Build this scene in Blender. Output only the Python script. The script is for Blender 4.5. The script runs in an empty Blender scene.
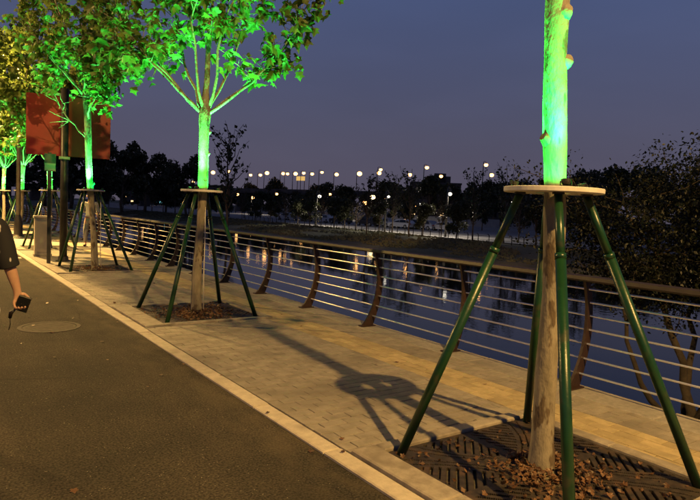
import bpy, bmesh, math, random
from mathutils import Vector, Matrix, Quaternion, noise
R = math.radians
scene = bpy.context.scene
col = scene.collection

# ------------------------------------------------------------------ camera
cam = bpy.data.cameras.new('camera')
cam.sensor_fit = 'HORIZONTAL'; cam.sensor_width = 36; cam.lens = 31.17
cam.clip_start = 0.05; cam.clip_end = 6000
cam_o = bpy.data.objects.new('camera', cam); col.objects.link(cam_o)
YAW, PITCH, ROLL = 35.42, 3.83, 2.52           # degrees: right of the path, down, horizon falls to the right
fw = Vector((math.sin(R(YAW))*math.cos(R(PITCH)), math.cos(R(YAW))*math.cos(R(PITCH)), -math.sin(R(PITCH))))
rt = fw.cross(Vector((0, 0, 1))).normalized(); up = rt.cross(fw)
q = Quaternion(fw, R(-ROLL)); rt = q @ rt; up = q @ up
cam_o.matrix_world = Matrix((( rt.x, up.x, -fw.x, 0), (rt.y, up.y, -fw.y, 0), (rt.z, up.z, -fw.z, 1.55), (0, 0, 0, 1)))
scene.camera = cam_o

# ------------------------------------------------------------------ dusk sky
SUN_EL, SUN_ROT = -4.2, 250.0
world = bpy.data.worlds.new('World'); scene.world = world; world.use_nodes = True
wn = world.node_tree; wn.nodes.clear()
sky = wn.nodes.new('ShaderNodeTexSky'); sky.sky_type = 'NISHITA'; sky.sun_disc = False
sky.sun_elevation = R(1.2); sky.sun_rotation = R(SUN_ROT)
sky.air_density = 1.6; sky.dust_density = 2.5; sky.ozone_density = 5.0
tint = wn.nodes.new('ShaderNodeMix'); tint.data_type = 'RGBA'; tint.blend_type = 'MIX'
tint.inputs[0].default_value = 0.82
# city glow: an even dusk gradient by elevation only
tc = wn.nodes.new('ShaderNodeTexCoord'); sx = wn.nodes.new('ShaderNodeSeparateXYZ')
ramp = wn.nodes.new('ShaderNodeValToRGB')
e = ramp.color_ramp.elements
e[0].position = 0.0; e[0].color = (1.12, 0.96, 1.36, 1)
e[1].position = 1.0; e[1].color = (0.20, 0.22, 0.48, 1)
m1 = e.new(0.12); m1.color = (1.04, 1.02, 1.66, 1)
m2 = e.new(0.32); m2.color = (0.82, 1.08, 2.28, 1)
m3 = e.new(0.55); m3.color = (0.34, 0.42, 0.95, 1)
wn.links.new(tc.outputs['Generated'], sx.inputs[0]); wn.links.new(sx.outputs['Z'], ramp.inputs[0])
cl = wn.nodes.new('ShaderNodeTexNoise'); cl.inputs['Scale'].default_value = 2.2; cl.inputs['Detail'].default_value = 4
cm_ = wn.nodes.new('ShaderNodeMapping'); cm_.inputs['Scale'].default_value = (1, 1, 3.5); wn.links.new(tc.outputs['Generated'], cm_.inputs[0]); wn.links.new(cm_.outputs[0], cl.inputs['Vector'])
cr_ = wn.nodes.new('ShaderNodeMapRange'); cr_.inputs['From Min'].default_value = .3; cr_.inputs['From Max'].default_value = .7; cr_.inputs['To Min'].default_value = .92; cr_.inputs['To Max'].default_value = 1.07
wn.links.new(cl.outputs['Fac'], cr_.inputs[0])            # faint uneven haze all round the sky
thin = wn.nodes.new('ShaderNodeMix'); thin.data_type = 'RGBA'; thin.blend_type = 'MULTIPLY'; thin.inputs[0].default_value = 1
wn.links.new(ramp.outputs[0], thin.inputs[6]); wn.links.new(cr_.outputs[0], thin.inputs[7])
wn.links.new(sky.outputs[0], tint.inputs[6]); wn.links.new(thin.outputs[2], tint.inputs[7])
bg = wn.nodes.new('ShaderNodeBackground'); bg.inputs['Strength'].default_value = 0.10
wo = wn.nodes.new('ShaderNodeOutputWorld')
wn.links.new(tint.outputs[2], bg.inputs[0]); wn.links.new(bg.outputs[0], wo.inputs[0])
# what is left of the sun: a very weak, broad afterglow
sl = bpy.data.lights.new('afterglow', 'SUN'); sl.energy = 0.015; sl.angle = R(40); sl.color = (1, .75, .8)
so = bpy.data.objects.new('afterglow', sl); col.objects.link(so)
so.rotation_euler = (R(84), 0, R(180-SUN_ROT))

vs = scene.view_settings
vs.view_transform = 'Standard'; vs.look = 'None'; vs.gamma = 1; vs.exposure = 0.0; vs.use_curve_mapping = False
scene.render.engine = 'CYCLES'
scene.cycles.use_denoising = True
scene.cycles.max_bounces = 6; scene.cycles.diffuse_bounces = 3; scene.cycles.glossy_bounces = 3
scene.cycles.sample_clamp_indirect = 4.0; scene.cycles.caustics_reflective = False; scene.cycles.caustics_refractive = False

SODIUM = (1.0, 0.58, 0.165)
LAMP_W = 8800
GREENS = ((0.0, 1.0, 0.11), (0.02, 1.0, 0.055), (0.012, 1.0, 0.07))

# ------------------------------------------------------------------ helpers
def tag(o, label=None, cat=None, group=None, kind=None):
    if label: o['label'] = label
    if cat: o['category'] = cat
    if group: o['group'] = group
    if kind: o['kind'] = kind
    return o
def link(o, parent=None):
    col.objects.link(o)
    if parent is not None: o.parent = parent
    return o
def empty(name, loc=(0, 0, 0), rz=0, label=None, cat=None, group=None):
    o = bpy.data.objects.new(name, None); o.empty_display_size = .2
    o.location = loc; o.rotation_euler = (0, 0, rz); col.objects.link(o)
    return tag(o, label, cat, group)
class MB:
    def __init__(s): s.v = []; s.f = []; s.sm = []
    def add(s, vs_, fs, smooth=False):
        b = len(s.v); s.v.extend(tuple(x) for x in vs_)
        for f in fs: s.f.append(tuple(i+b for i in f)); s.sm.append(smooth)
        return s
    def box(s, x0, x1, y0, y1, z0, z1, rot=None, at=None):
        p = [Vector((x, y, z)) for z in (z0, z1) for y in (y0, y1) for x in (x0, x1)]
        if rot is not None: p = [rot @ v for v in p]
        if at is not None: p = [v+Vector(at) for v in p]
        return s.add(p, [(0, 2, 3, 1), (4, 5, 7, 6), (0, 1, 5, 4), (2, 6, 7, 3), (0, 4, 6, 2), (1, 3, 7, 5)])
    def cbox(s, x0, x1, y0, y1, z0, z1, c=.01):           # box with chamfered top
        p = [(x0, y0, z0), (x1, y0, z0), (x1, y1, z0), (x0, y1, z0), (x0, y0, z1-c), (x1, y0, z1-c), (x1, y1, z1-c), (x0, y1, z1-c),
             (x0+c, y0+c, z1), (x1-c, y0+c, z1), (x1-c, y1-c, z1), (x0+c, y1-c, z1)]
        f = [(8, 9, 10, 11)]
        for i in range(4):
            j = (i+1) % 4
            f += [(i, j, 4+j, 4+i), (4+i, 4+j, 8+j, 8+i)]
        return s.add(p, f)
    def tube(s, pts, rad, n=8, cap=True, jit=0, rng=None, smooth=True):
        pts = [Vector(p) for p in pts]; N = len(pts)
        if not hasattr(rad, '__len__'): rad = [rad]*N
        t0 = (pts[1]-pts[0]).normalized()
        a = Vector((1, 0, 0)) if abs(t0.x) < .8 else Vector((0, 1, 0))
        u = t0.cross(a).normalized(); vv = []; fs = []
        for i in range(N):
            t = (pts[min(i+1, N-1)]-pts[max(i-1, 0)]).normalized()
            u = (u-t*u.dot(t)).normalized(); w = t.cross(u)
            for k in range(n):
                a = 2*math.pi*k/n; r = rad[i]*(1+(rng.uniform(-jit, jit) if jit else 0))
                vv.append(pts[i]+u*math.cos(a)*r+w*math.sin(a)*r)
        for i in range(N-1):
            for k in range(n):
                k2 = (k+1) % n; fs.append((i*n+k, i*n+k2, (i+1)*n+k2, (i+1)*n+k))
        s.add(vv, fs, smooth)
        if cap:
            b = len(s.v)-len(vv); s.f += [tuple(b+i for i in range(n-1, -1, -1)), tuple(b+(N-1)*n+k for k in range(n))]; s.sm += [False, False]
        return s
    def lathe(s, prof, n=24, c=(0, 0, 0), smooth=False):   # profile of (r,z)
        vv = [(c[0]+r*math.cos(2*math.pi*k/n), c[1]+r*math.sin(2*math.pi*k/n), c[2]+z) for r, z in prof for k in range(n)]
        fs = [(i*n+k, i*n+(k+1) % n, (i+1)*n+(k+1) % n, (i+1)*n+k) for i in range(len(prof)-1) for k in range(n)]
        return s.add(vv, fs, smooth)
    def prism(s, poly, axis, a, b):     # polygon in the plane across axis, from a to b
        def P(u, v, t): return (t, u, v) if axis == 'x' else (u, t, v) if axis == 'y' else (u, v, t)
        n = len(poly); vv = [P(u, v, a) for u, v in poly]+[P(u, v, b) for u, v in poly]
        fs = [tuple(range(n)), tuple(range(2*n-1, n-1, -1))]+[(i, i+n, (i+1) % n+n, (i+1) % n) for i in range(n)]
        return s.add(vv, fs)
    def ball(s, c, r, n=10, m=6, sz=1):
        prof = [(r*math.sin(math.pi*i/m)+1e-4, -r*sz*math.cos(math.pi*i/m)) for i in range(m+1)]
        return s.lathe(prof, n, c, True)
    def mesh(s, name, mat=None):
        me = bpy.data.meshes.new(name); me.from_pydata(s.v, [], s.f)
        me.polygons.foreach_set('use_smooth', s.sm)
        bm = bmesh.new(); bm.from_mesh(me); bmesh.ops.recalc_face_normals(bm, faces=bm.faces); bm.to_mesh(me); bm.free()
        if mat: me.materials.append(mat)
        me.update(); return me
    def build(s, name, mat=None, parent=None, loc=None):
        o = bpy.data.objects.new(name, s.mesh(name, mat))
        if loc: o.location = loc
        return link(o, parent)
def inst(name, me, parent=None, loc=(0, 0, 0), rot=(0, 0, 0), sc=None):
    o = bpy.data.objects.new(name, me); o.location = loc; o.rotation_euler = rot
    if sc: o.scale = (sc,)*3 if not hasattr(sc, '__len__') else sc
    return link(o, parent)
def copy_tree(o, parent=None):
    c = o.copy(); link(c, parent)
    for ch in list(o.children): copy_tree(ch, c)
    return c

# ------------------------------------------------------------------ materials
def mat(name, colr, rough=.7, metal=0, spec=None, coat=0):
    m = bpy.data.materials.new(name); m.use_nodes = True
    b = m.node_tree.nodes['Principled BSDF']
    b.inputs['Base Color'].default_value = (*colr, 1); b.inputs['Roughness'].default_value = rough
    b.inputs['Metallic'].default_value = metal
    if spec is not None: b.inputs['Specular IOR Level'].default_value = spec
    if coat: b.inputs['Coat Weight'].default_value = coat
    return m
def nmat(name, c1, c2, scale=5, rough=.8, detail=4, bump=0, bscale=None, rnd=0, lo=.35, hi=.65, metal=0, spec=None, stretch=None, c3=None, s3=1.0, p3=(.55, .7)):
    """two colours mixed by noise, per-piece variation, fine relief, optional third patchy colour"""
    m = mat(name, c1, rough, metal, spec); t = m.node_tree; N = t.nodes.new; L = t.links.new
    b = t.nodes['Principled BSDF']
    tc = N('ShaderNodeTexCoord'); geo = N('ShaderNodeNewGeometry')
    src = geo.outputs['Position']
    mp = N('ShaderNodeMapping'); L(src, mp.inputs[0])
    if stretch: mp.inputs['Scale'].default_value = stretch
    n = N('ShaderNodeTexNoise'); n.inputs['Scale'].default_value = scale; n.inputs['Detail'].default_value = detail; n.inputs['Roughness'].default_value = .65
    L(mp.outputs[0], n.inputs['Vector'])
    r = N('ShaderNodeValToRGB'); r.color_ramp.elements[0].position = lo; r.color_ramp.elements[1].position = hi
    r.color_ramp.elements[0].color = (*c1, 1); r.color_ramp.elements[1].color = (*c2, 1)
    L(n.outputs['Fac'], r.inputs[0]); out = r.outputs[0]
    if c3:
        n3 = N('ShaderNodeTexNoise'); n3.inputs['Scale'].default_value = s3; n3.inputs['Detail'].default_value = 3; L(mp.outputs[0], n3.inputs['Vector'])
        r3 = N('ShaderNodeValToRGB'); r3.color_ramp.elements[0].position = p3[0]; r3.color_ramp.elements[1].position = p3[1]
        L(n3.outputs['Fac'], r3.inputs[0])
        mx = N('ShaderNodeMix'); mx.data_type = 'RGBA'; L(r3.outputs[0], mx.inputs[0]); L(out, mx.inputs[6]); mx.inputs[7].default_value = (*c3, 1)
        out = mx.outputs[2]
    if rnd:
        oi = N('ShaderNodeObjectInfo'); ad = N('ShaderNodeMath'); ad.operation = 'ADD'
        L(oi.outputs['Random'], ad.inputs[0]); L(geo.outputs['Random Per Island'], ad.inputs[1])
        fr = N('ShaderNodeMath'); fr.operation = 'FRACT'; L(ad.outputs[0], fr.inputs[0])
        mr = N('ShaderNodeMapRange'); mr.inputs['To Min'].default_value = 1-rnd; mr.inputs['To Max'].default_value = 1+rnd
        L(fr.outputs[0], mr.inputs[0])
        h = N('ShaderNodeHueSaturation'); L(out, h.inputs['Color']); L(mr.outputs[0], h.inputs['Value']); out = h.outputs[0]
    L(out, b.inputs['Base Color'])
    if bump:
        nb = N('ShaderNodeTexNoise'); nb.inputs['Scale'].default_value = bscale or scale*4; nb.inputs['Detail'].default_value = 3
        L(mp.outputs[0], nb.inputs['Vector'])
        bp = N('ShaderNodeBump'); bp.inputs['Strength'].default_value = 1; bp.inputs['Distance'].default_value = bump
        L(nb.outputs['Fac'], bp.inputs['Height']); L(bp.outputs[0], b.inputs['Normal'])
    return m
def emat(name, colr, strength, sample=False):
    m = bpy.data.materials.new(name); m.use_nodes = True; t = m.node_tree; t.nodes.clear()
    e_ = t.nodes.new('ShaderNodeEmission'); e_.inputs[0].default_value = (*colr, 1); e_.inputs[1].default_value = strength
    o = t.nodes.new('ShaderNodeOutputMaterial'); t.links.new(e_.outputs[0], o.inputs[0])
    if not sample: m.cycles.emission_sampling = 'NONE'
    return m
def leafmat(name, c1, c2, trans=.45):
    m = bpy.data.materials.new(name); m.use_nodes = True; t = m.node_tree; t.nodes.clear(); N = t.nodes.new; L = t.links.new
    geo = N('ShaderNodeNewGeometry'); oi = N('ShaderNodeObjectInfo')
    ad = N('ShaderNodeMath'); ad.operation = 'ADD'; L(oi.outputs['Random'], ad.inputs[0]); L(geo.outputs['Random Per Island'], ad.inputs[1])
    fr = N('ShaderNodeMath'); fr.operation = 'FRACT'; L(ad.outputs[0], fr.inputs[0])
    r = N('ShaderNodeValToRGB'); r.color_ramp.elements[0].color = (*c1, 1); r.color_ramp.elements[1].color = (*c2, 1); L(fr.outputs[0], r.inputs[0])
    d = N('ShaderNodeBsdfPrincipled'); d.inputs['Roughness'].default_value = .5; L(r.outputs[0], d.inputs['Base Color'])
    tr = N('ShaderNodeBsdfTranslucent'); L(r.outputs[0], tr.inputs[0])
    mx = N('ShaderNodeMixShader'); mx.inputs[0].default_value = trans; L(d.outputs[0], mx.inputs[1]); L(tr.outputs[0], mx.inputs[2])
    o = N('ShaderNodeOutputMaterial'); L(mx.outputs[0], o.inputs[0]); return m

M = {}
M['asphalt'] = nmat('asphalt', (.035, .034, .033), (.075, .070, .064), 160, .85, 2, .004, 220, c3=(.055, .048, .042), s3=.9, p3=(.4, .75))
def asphalt_mat():
    m = mat('asphalt', (.05, .05, .05), .95, 0, .12); t = m.node_tree; N = t.nodes.new; L = t.links.new; b = t.nodes['Principled BSDF']
    g = N('ShaderNodeNewGeometry')
    def noi(sc, det, st=None):
        mp = N('ShaderNodeMapping'); L(g.outputs['Position'], mp.inputs[0])
        if st: mp.inputs['Scale'].default_value = st
        n_ = N('ShaderNodeTexNoise'); n_.inputs['Scale'].default_value = sc; n_.inputs['Detail'].default_value = det; L(mp.outputs[0], n_.inputs['Vector']); return n_.outputs['Fac']
    def ramp_(src, p0, p1, c0, c1):
        r_ = N('ShaderNodeValToRGB'); e_ = r_.color_ramp.elements; e_[0].position = p0; e_[1].position = p1; e_[0].color = (*c0, 1); e_[1].color = (*c1, 1); L(src, r_.inputs[0]); return r_.outputs[0]
    def mix(a, b_, f, mode='MIX'):
        x = N('ShaderNodeMix'); x.data_type = 'RGBA'; x.blend_type = mode
        for k_, v_ in ((0, f), (6, a), (7, b_)):
            if hasattr(v_, 'is_linked'): L(v_, x.inputs[k_])
            else: x.inputs[k_].default_value = v_
        return x.outputs[2]
    c = ramp_(noi(75, 3), .36, .66, (.022, .0205, .019), (.078, .069, .058))
    c = mix(c, ramp_(noi(1.3, 5), .32, .68, (.72, .74, .76), (1.22, 1.18, 1.12)), 1.0, 'MULTIPLY')          # patches of wear
    c = mix(c, ramp_(noi(1.0, 3, (2.6, .16, 1)), .35, .7, (.82, .82, .82), (1.2, 1.17, 1.12)), 1.0, 'MULTIPLY')   # wheel tracks along the lane
    v = N('ShaderNodeTexVoronoi'); v.inputs['Scale'].default_value = 42; L(g.outputs['Position'], v.inputs['Vector'])
    sp_ = ramp_(v.outputs['Distance'], .12, .17, (1, 1, 1), (0, 0, 0)); sel = ramp_(noi(23, 0), .60, .64, (0, 0, 0), (1, 1, 1))
    c = mix(c, (.24, .21, .17, 1), mix(sp_, sel, 1.0, 'MULTIPLY'))                                                # pale chips
    sx_ = N('ShaderNodeSeparateXYZ'); L(g.outputs['Position'], sx_.inputs[0])
    mr = N('ShaderNodeMapRange'); mr.inputs['From Min'].default_value = 1.55; mr.inputs['From Max'].default_value = 2.15; L(sx_.outputs['X'], mr.inputs[0])
    dust = mix(ramp_(noi(6, 6, (1, .5, 1)), .40, .72, (0, 0, 0), (.85, .85, .85)), mr.outputs[0], 1.0, 'MULTIPLY')
    c = mix(c, (.105, .085, .06, 1), dust)                                                                          # grit gathered along the kerb
    ck = N('ShaderNodeTexVoronoi'); ck.feature = 'DISTANCE_TO_EDGE'; ck.inputs['Scale'].default_value = .55
    wv = N('ShaderNodeMix'); wv.data_type = 'VECTOR'; wv.inputs[0].default_value = .12; L(g.outputs['Position'], wv.inputs[4])
    nv = N('ShaderNodeTexNoise'); nv.inputs['Scale'].default_value = 3; nv.inputs['Detail'].default_value = 5; L(g.outputs['Position'], nv.inputs['Vector']); L(nv.outputs['Color'], wv.inputs[5]); L(wv.outputs[1], ck.inputs['Vector'])
    crk = mix(ramp_(ck.outputs['Distance'], .0, .006, (1, 1, 1), (0, 0, 0)), ramp_(noi(.5, 2), .5, .58, (0, 0, 0), (.7, .7, .7)), 1.0, 'MULTIPLY')
    c = mix(c, (.012, .011, .010, 1), crk)                                                                          # hairline cracks
    L(c, b.inputs['Base Color'])
    bp = N('ShaderNodeBump'); bp.inputs['Distance'].default_value = .006; L(noi(110, 3), bp.inputs['Height']); L(bp.outputs[0], b.inputs['Normal']); return m
M['asphalt'] = asphalt_mat()
M['kerb'] = nmat('kerb', (.42, .37, .30), (.55, .49, .40), 14, .8, 5, .003, 90, rnd=.12, c3=(.25, .21, .17), s3=3.5, p3=(.58, .78))
M['paver'] = nmat('paver', (.23, .205, .17), (.33, .295, .25), 9, .8, 6, .0025, 140, rnd=.11, c3=(.17, .15, .125), s3=1.1, p3=(.5, .75))
M['joint'] = nmat('joint', (.05, .045, .038), (.10, .09, .075), 30, .95)
M['yellow'] = nmat('yellow_paver', (.36, .29, .16), (.48, .385, .22), 12, .75, 6, .002, 140, rnd=.16, c3=(.26, .21, .13), s3=2.0, p3=(.5, .78))
M['coping'] = nmat('coping', (.24, .225, .205), (.34, .315, .285), 18, .8, 5, .002, 120, rnd=.08, c3=(.17, .155, .14), s3=1.2, p3=(.5, .8))
M['concrete'] = nmat('concrete', (.24, .21, .175), (.36, .32, .27), 12, .85, 5, .003, 100, rnd=.1, c3=(.17, .145, .12), s3=4, p3=(.5, .72))
M['iron'] = nmat('cast_iron', (.028, .024, .020), (.070, .055, .042), 18, .6, 4, .001, 200, metal=.3, c3=(.12, .075, .045), s3=7, p3=(.55, .75))
M['soil'] = nmat('soil', (.02, .015, .011), (.06, .044, .03), 25, 1, 5, .02, 40)
M['litter'] = leafmat('dead_leaf', (.07, .034, .017), (.22, .115, .055), .15)
M['green_paint'] = nmat('green_paint', (.006, .036, .014), (.010, .054, .020), 6, .34, 3, .0008, 60, c3=(.035, .05, .026), s3=9, p3=(.56, .66))
M['board'] = nmat('board', (.60, .57, .51), (.72, .69, .63), 7, .7, 4, .0006, 60)
M['rust_steel'] = nmat('rust_paint', (.026, .014, .009), (.045, .023, .014), 8, .5, 4, .0006, 80)
M['rail_top'] = nmat('rail_top', (.018, .013, .010), (.034, .025, .019), 6, .5, 4, .0006, 50)
M['steel'] = mat('stainless', (.90, .90, .90), .30, .92)
M['dark_steel'] = nmat('dark_steel', (.018, .016, .015), (.034, .030, .027), 5, .45, 3, .0005, 60)
M['grey_steel'] = nmat('grey_steel', (.09, .085, .075), (.14, .13, .115), 4, .5, 3)
M['bark'] = nmat('plane_bark', (.20, .175, .125), (.30, .265, .20), 16, .85, 8, .010, 38, stretch=(1, 1, .4), c3=(.115, .085, .055), s3=11, p3=(.565, .60))
M['twig'] = nmat('twig_bark', (.16, .13, .09), (.24, .20, .14), 12, .85, 4)
M['dark_bark'] = nmat('dark_bark', (.09, .065, .045), (.17, .13, .09), 7, .9, 5, .008, 30)
M['leaf'] = leafmat('plane_leaf', (.090, .150, .032), (.185, .240, .058), .48)
M['far_leaf'] = leafmat('far_leaf', (.040, .048, .022), (.085, .090, .042), .25)
M['far_leaf2'] = leafmat('far_leaf_dry', (.045, .036, .020), (.085, .065, .032), .25)
M['bank_leaf'] = leafmat('bank_leaf', (.005, .009, .004), (.016, .019, .008), .2)  # near-bank tree: shade away from the street lamp put into the leaf colour
M['bank_bark'] = nmat('bank_bark', (.028, .021, .015), (.06, .046, .033), 7, .9, 5, .008, 30)
M['cable'] = mat('white_conduit', (.66, .63, .56), .45)
M['red'] = nmat('red_panel', (.37, .013, .011), (.46, .018, .015), 2.2, .5, 3, rnd=.04, c3=(.30, .010, .009), s3=1.2, p3=(.45, .8))
M['cream'] = mat('cream', (.62, .56, .40), .6)
M['beige'] = nmat('beige_metal', (.42, .37, .29), (.50, .45, .36), 4, .6, 4)
M['white_paint'] = nmat('road_paint', (.48, .47, .44), (.70, .69, .65), 20, .7, 5)
M['manhole'] = nmat('manhole', (.050, .043, .034), (.080, .068, .053), 20, .95, 4, .001, 90)
M['bank'] = nmat('bank_grass', (.090, .098, .060), (.17, .172, .108), 1.2, 1, 6, .06, 6, c3=(.14, .13, .085), s3=.12, p3=(.45, .6))
M['pale_road'] = nmat('pale_road', (.26, .25, .245), (.36, .35, .34), .6, .85, 5)
M['wall'] = nmat('river_wall', (.16, .15, .135), (.24, .22, .2), 2, .9, 5, .01, 20)
M['far_concrete'] = nmat('far_concrete', (.07, .065, .065), (.11, .10, .10), .4, .85, 4)
M['glass_lamp'] = emat('lamp_glass', (1.0, .70, .33), 6)
M['lamp_glow'] = emat('lamp_glow', (1.0, .46, .13), 7.5)
M['lamp_white'] = emat('lamp_white', (1.0, .90, .72), 3.2)
M['head_glow'] = emat('street_lamp_glow', (1.0, .66, .26), 60)
M['green_glow'] = emat('green_led', (.12, 1.0, .22), 9)
M['win_warm'] = emat('window_warm', (1.0, .62, .28), 2.2)
M['win_white'] = emat('window_white', (1.0, .88, .70), 5)
M['win_cyan'] = emat('window_cyan', (.25, .75, .85), 1.6)
M['sign_lit'] = emat('sign_lit', (1.0, .62, .18), .8)
M['build'] = nmat('far_building', (.05, .046, .046), (.085, .078, .076), .3, .8, 3)
M['black'] = mat('black_case', (.015, .012, .011), .4)
M['rubber'] = mat('rubber', (.012, .012, .012), .8)
M['car_white'] = mat('car_white', (.62, .62, .62), .3, coat=.5)
M['car_silver'] = mat('car_silver', (.34, .34, .35), .3, .4, coat=.5)
M['car_dark'] = mat('car_dark', (.03, .03, .035), .3, coat=.5)
M['car_glass'] = mat('car_glass', (.01, .012, .015), .08)
M['skin'] = nmat('skin', (.50, .29, .19), (.56, .33, .22), 20, .5, 3, .0004, 300)
M['hair'] = mat('hair', (.012, .009, .008), .5)
M['trouser'] = nmat('trousers', (.02, .02, .028), (.035, .035, .045), 30, .9, 3)
M['grey_cloth'] = nmat('grey_cloth', (.26, .25, .24), (.32, .31, .30), 30, .9, 3)
M['light_cloth'] = nmat('light_cloth', (.40, .39, .37), (.48, .47, .44), 30, .9, 3)
M['white_plastic'] = mat('white_plastic', (.75, .73, .68), .4)

def water_mat():
    m = mat('river_water', (.006, .009, .012), .02); t = m.node_tree; N = t.nodes.new; L = t.links.new
    b = t.nodes['Principled BSDF']; b.inputs['IOR'].default_value = 1.33; b.inputs['Specular IOR Level'].default_value = .75
    geo = N('ShaderNodeNewGeometry')
    hs = None
    for sc, d in ((2.2, .004), (9, .0012)):
        n = N('ShaderNodeTexNoise'); n.inputs['Scale'].default_value = sc; n.inputs['Detail'].default_value = 2
        L(geo.outputs['Position'], n.inputs['Vector'])
        bp = N('ShaderNodeBump'); bp.inputs['Distance'].default_value = d*.8; bp.inputs['Strength'].default_value = 1
        L(n.outputs['Fac'], bp.inputs['Height'])
        if hs: L(hs.outputs[0], bp.inputs['Normal'])
        hs = bp
    L(hs.outputs[0], b.inputs['Normal']); return m
M['water'] = water_mat()
def shirt_mat():     # black blouse with scattered white marks
    m = mat('patterned_cloth', (.012, .012, .014), .85); t = m.node_tree; N = t.nodes.new; L = t.links.new
    tc = N('ShaderNodeTexCoord'); mp_ = N('ShaderNodeMapping'); mp_.inputs['Scale'].default_value = (1.5, 1, .6); mp_.inputs['Rotation'].default_value = (.4, .7, .3); L(tc.outputs['Object'], mp_.inputs[0]); v = N('ShaderNodeTexVoronoi'); v.inputs['Scale'].default_value = 24; v.inputs['Randomness'].default_value = 1
    L(mp_.outputs[0], v.inputs['Vector'])
    r = N('ShaderNodeValToRGB'); r.color_ramp.elements[0].position = .15; r.color_ramp.elements[1].position = .24
    r.color_ramp.elements[0].color = (.55, .52, .48, 1); r.color_ramp.elements[1].color = (.012, .012, .014, 1)
    L(v.outputs['Distance'], r.inputs[0]); L(r.outputs[0], t.nodes['Principled BSDF'].inputs['Base Color']); return m
M['blouse'] = shirt_mat()

# ------------------------------------------------------------------ the setting
def sheet(name, x0, x1, y0, y1, z, m, nx=1, ny=1):
    b = MB(); vv = [(x0+(x1-x0)*i/nx, y0+(y1-y0)*j/ny, z) for j in range(ny+1) for i in range(nx+1)]
    b.add(vv, [(j*(nx+1)+i, j*(nx+1)+i+1, (j+1)*(nx+1)+i+1, (j+1)*(nx+1)+i) for j in range(ny) for i in range(nx)])
    return tag(b.build(name, m), kind='structure')
KX0, KX1 = 2.10, 2.24         # kerb strip
TX0, TX1 = 3.90, 4.36         # yellow strip
CX0, CX1 = 4.72, 5.06         # coping
PY0, PY1 = -14.0, 150.0
sheet('road', -9, KX0+.01, PY0-30, PY1, -.025, M['asphalt'])
sheet('ground', -900, -8.9, -300, 1500, -.04, M['bank'])
sheet('land_beyond_path', -9, 5.0, PY1, 1500, -.05, M['bank'])
pave = sheet('pavement', KX1-.02, CX0+.02, PY0, PY1, -.016, M['joint'])
sheet('river', 4.9, 40, -300, 1500, -1.9, M['water'])
wl = MB(); wl.box(CX0+.08, CX1-.03, PY0-30, PY1, -3, -.07)
tag(wl.build('river_wall', M['wall']), 'concrete retaining wall holding the promenade above the river', 'wall')
# far bank: one sheet, slope then plain
prof = [(31, -3.0), (33.4, -2.05), (34.2, -1.78), (36, -1.62), (39, -1.40), (42.6, -1.12), (43.2, -1.06), (110, -1.0), (500, -1.0), (2500, -1.0)]
rg = random.Random(5); bm_ = MB(); ys = [-300+i*6 for i in range(120)]+[420+i*60 for i in range(20)]
vv = []
for y in ys:
    for x, z in prof:
        dx = 0 if x > 43 else noise.noise((y*.05, x*.1, 0))*1.0
        dz = 0 if x > 42.9 or x < 33 else noise.noise((y*.2, x*.3, 3))*.12
        vv.append((x+dx, y, z+dz))
n = len(prof)
bm_.add(vv, [(j*n+i, j*n+i+1, (j+1)*n+i+1, (j+1)*n+i) for j in range(len(ys)-1) for i in range(n-1)], True)
tag(bm_.build('far_bank', M['bank']), kind='structure')
sheet('far_road', 45.5, 104, -260, 700, -.985, M['pale_road'])

gr_ = random.Random(4); gb = MB()
for _ in range(15000):
    x = gr_.uniform(34.6, 45.0); y = gr_.uniform(14, 150)**1.0; h = gr_.uniform(.06, .24); w = gr_.uniform(.06, .22); a = gr_.uniform(0, 3.14)
    z = -1.80+(x-34.2)*.085; z = min(z, -1.06)
    if noise.noise((x*.25, y*.12, 7)) < -.15: continue
    dx, dy = w*math.cos(a), w*math.sin(a)
    gb.add([(x-dx, y-dy, z-.05), (x+dx, y+dy, z-.05), (x+dx*1.3+gr_.uniform(-.1, .1), y+dy*1.3, z+h), (x-dx*.6, y-dy*.6, z+h*gr_.uniform(.5, 1.1))], [(0, 1, 2), (0, 2, 3)])
gm_ = bpy.data.meshes.new('bank_grass'); gm_.from_pydata(gb.v, [], gb.f); gm_.materials.append(M['bank'])
tag(inst('bank_grass', gm_), 'rough grass on the slope of the far bank', 'grass', None, 'stuff')
# kerb stones, as far as they can be told apart
kerb = MB(); kerb.box(KX0, KX1-.004, PY0, PY1, -.12, -.022); kerb = tag(kerb.build('road_kerb', M['joint']), kind='structure')
rg = random.Random(3)
km = [MB().cbox(0, KX1-KX0-.006, .004, .993, -.10, 0, .008).mesh('kerb_stone', M['kerb']) for _ in range(1)][0]
for i in range(-4, 46):
    inst('kerb_stone', km, kerb, (KX0+rg.uniform(-.003, .003), i*1.0+.15, rg.uniform(-.004, .002)))
k2 = MB(); k2.box(KX0, KX1-.006, 46.16, PY1, -.1, -.002); inst('kerb_stone', k2.mesh('kerb_stone_run', M['kerb']), kerb)

# coping slabs along the river
cop = MB(); cop.box(CX0+.01, CX1-.04, PY0, PY1, -.14, -.05); cop = tag(cop.build('river_coping', M['joint']), kind='structure')
cm = MB().cbox(0, CX1-CX0, .004, .994, -.10, .006, .01).mesh('coping_slab', M['coping'])
for i in range(-4, 46):
    inst('coping_slab', cm, cop, (CX0, i*1.0+.4, rg.uniform(-.002, .002)))
k2 = MB(); k2.box(CX0, CX1, 46.41, PY1, -.1, .004); inst('coping_slab', k2.mesh('coping_run', M['coping']), cop)

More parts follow.
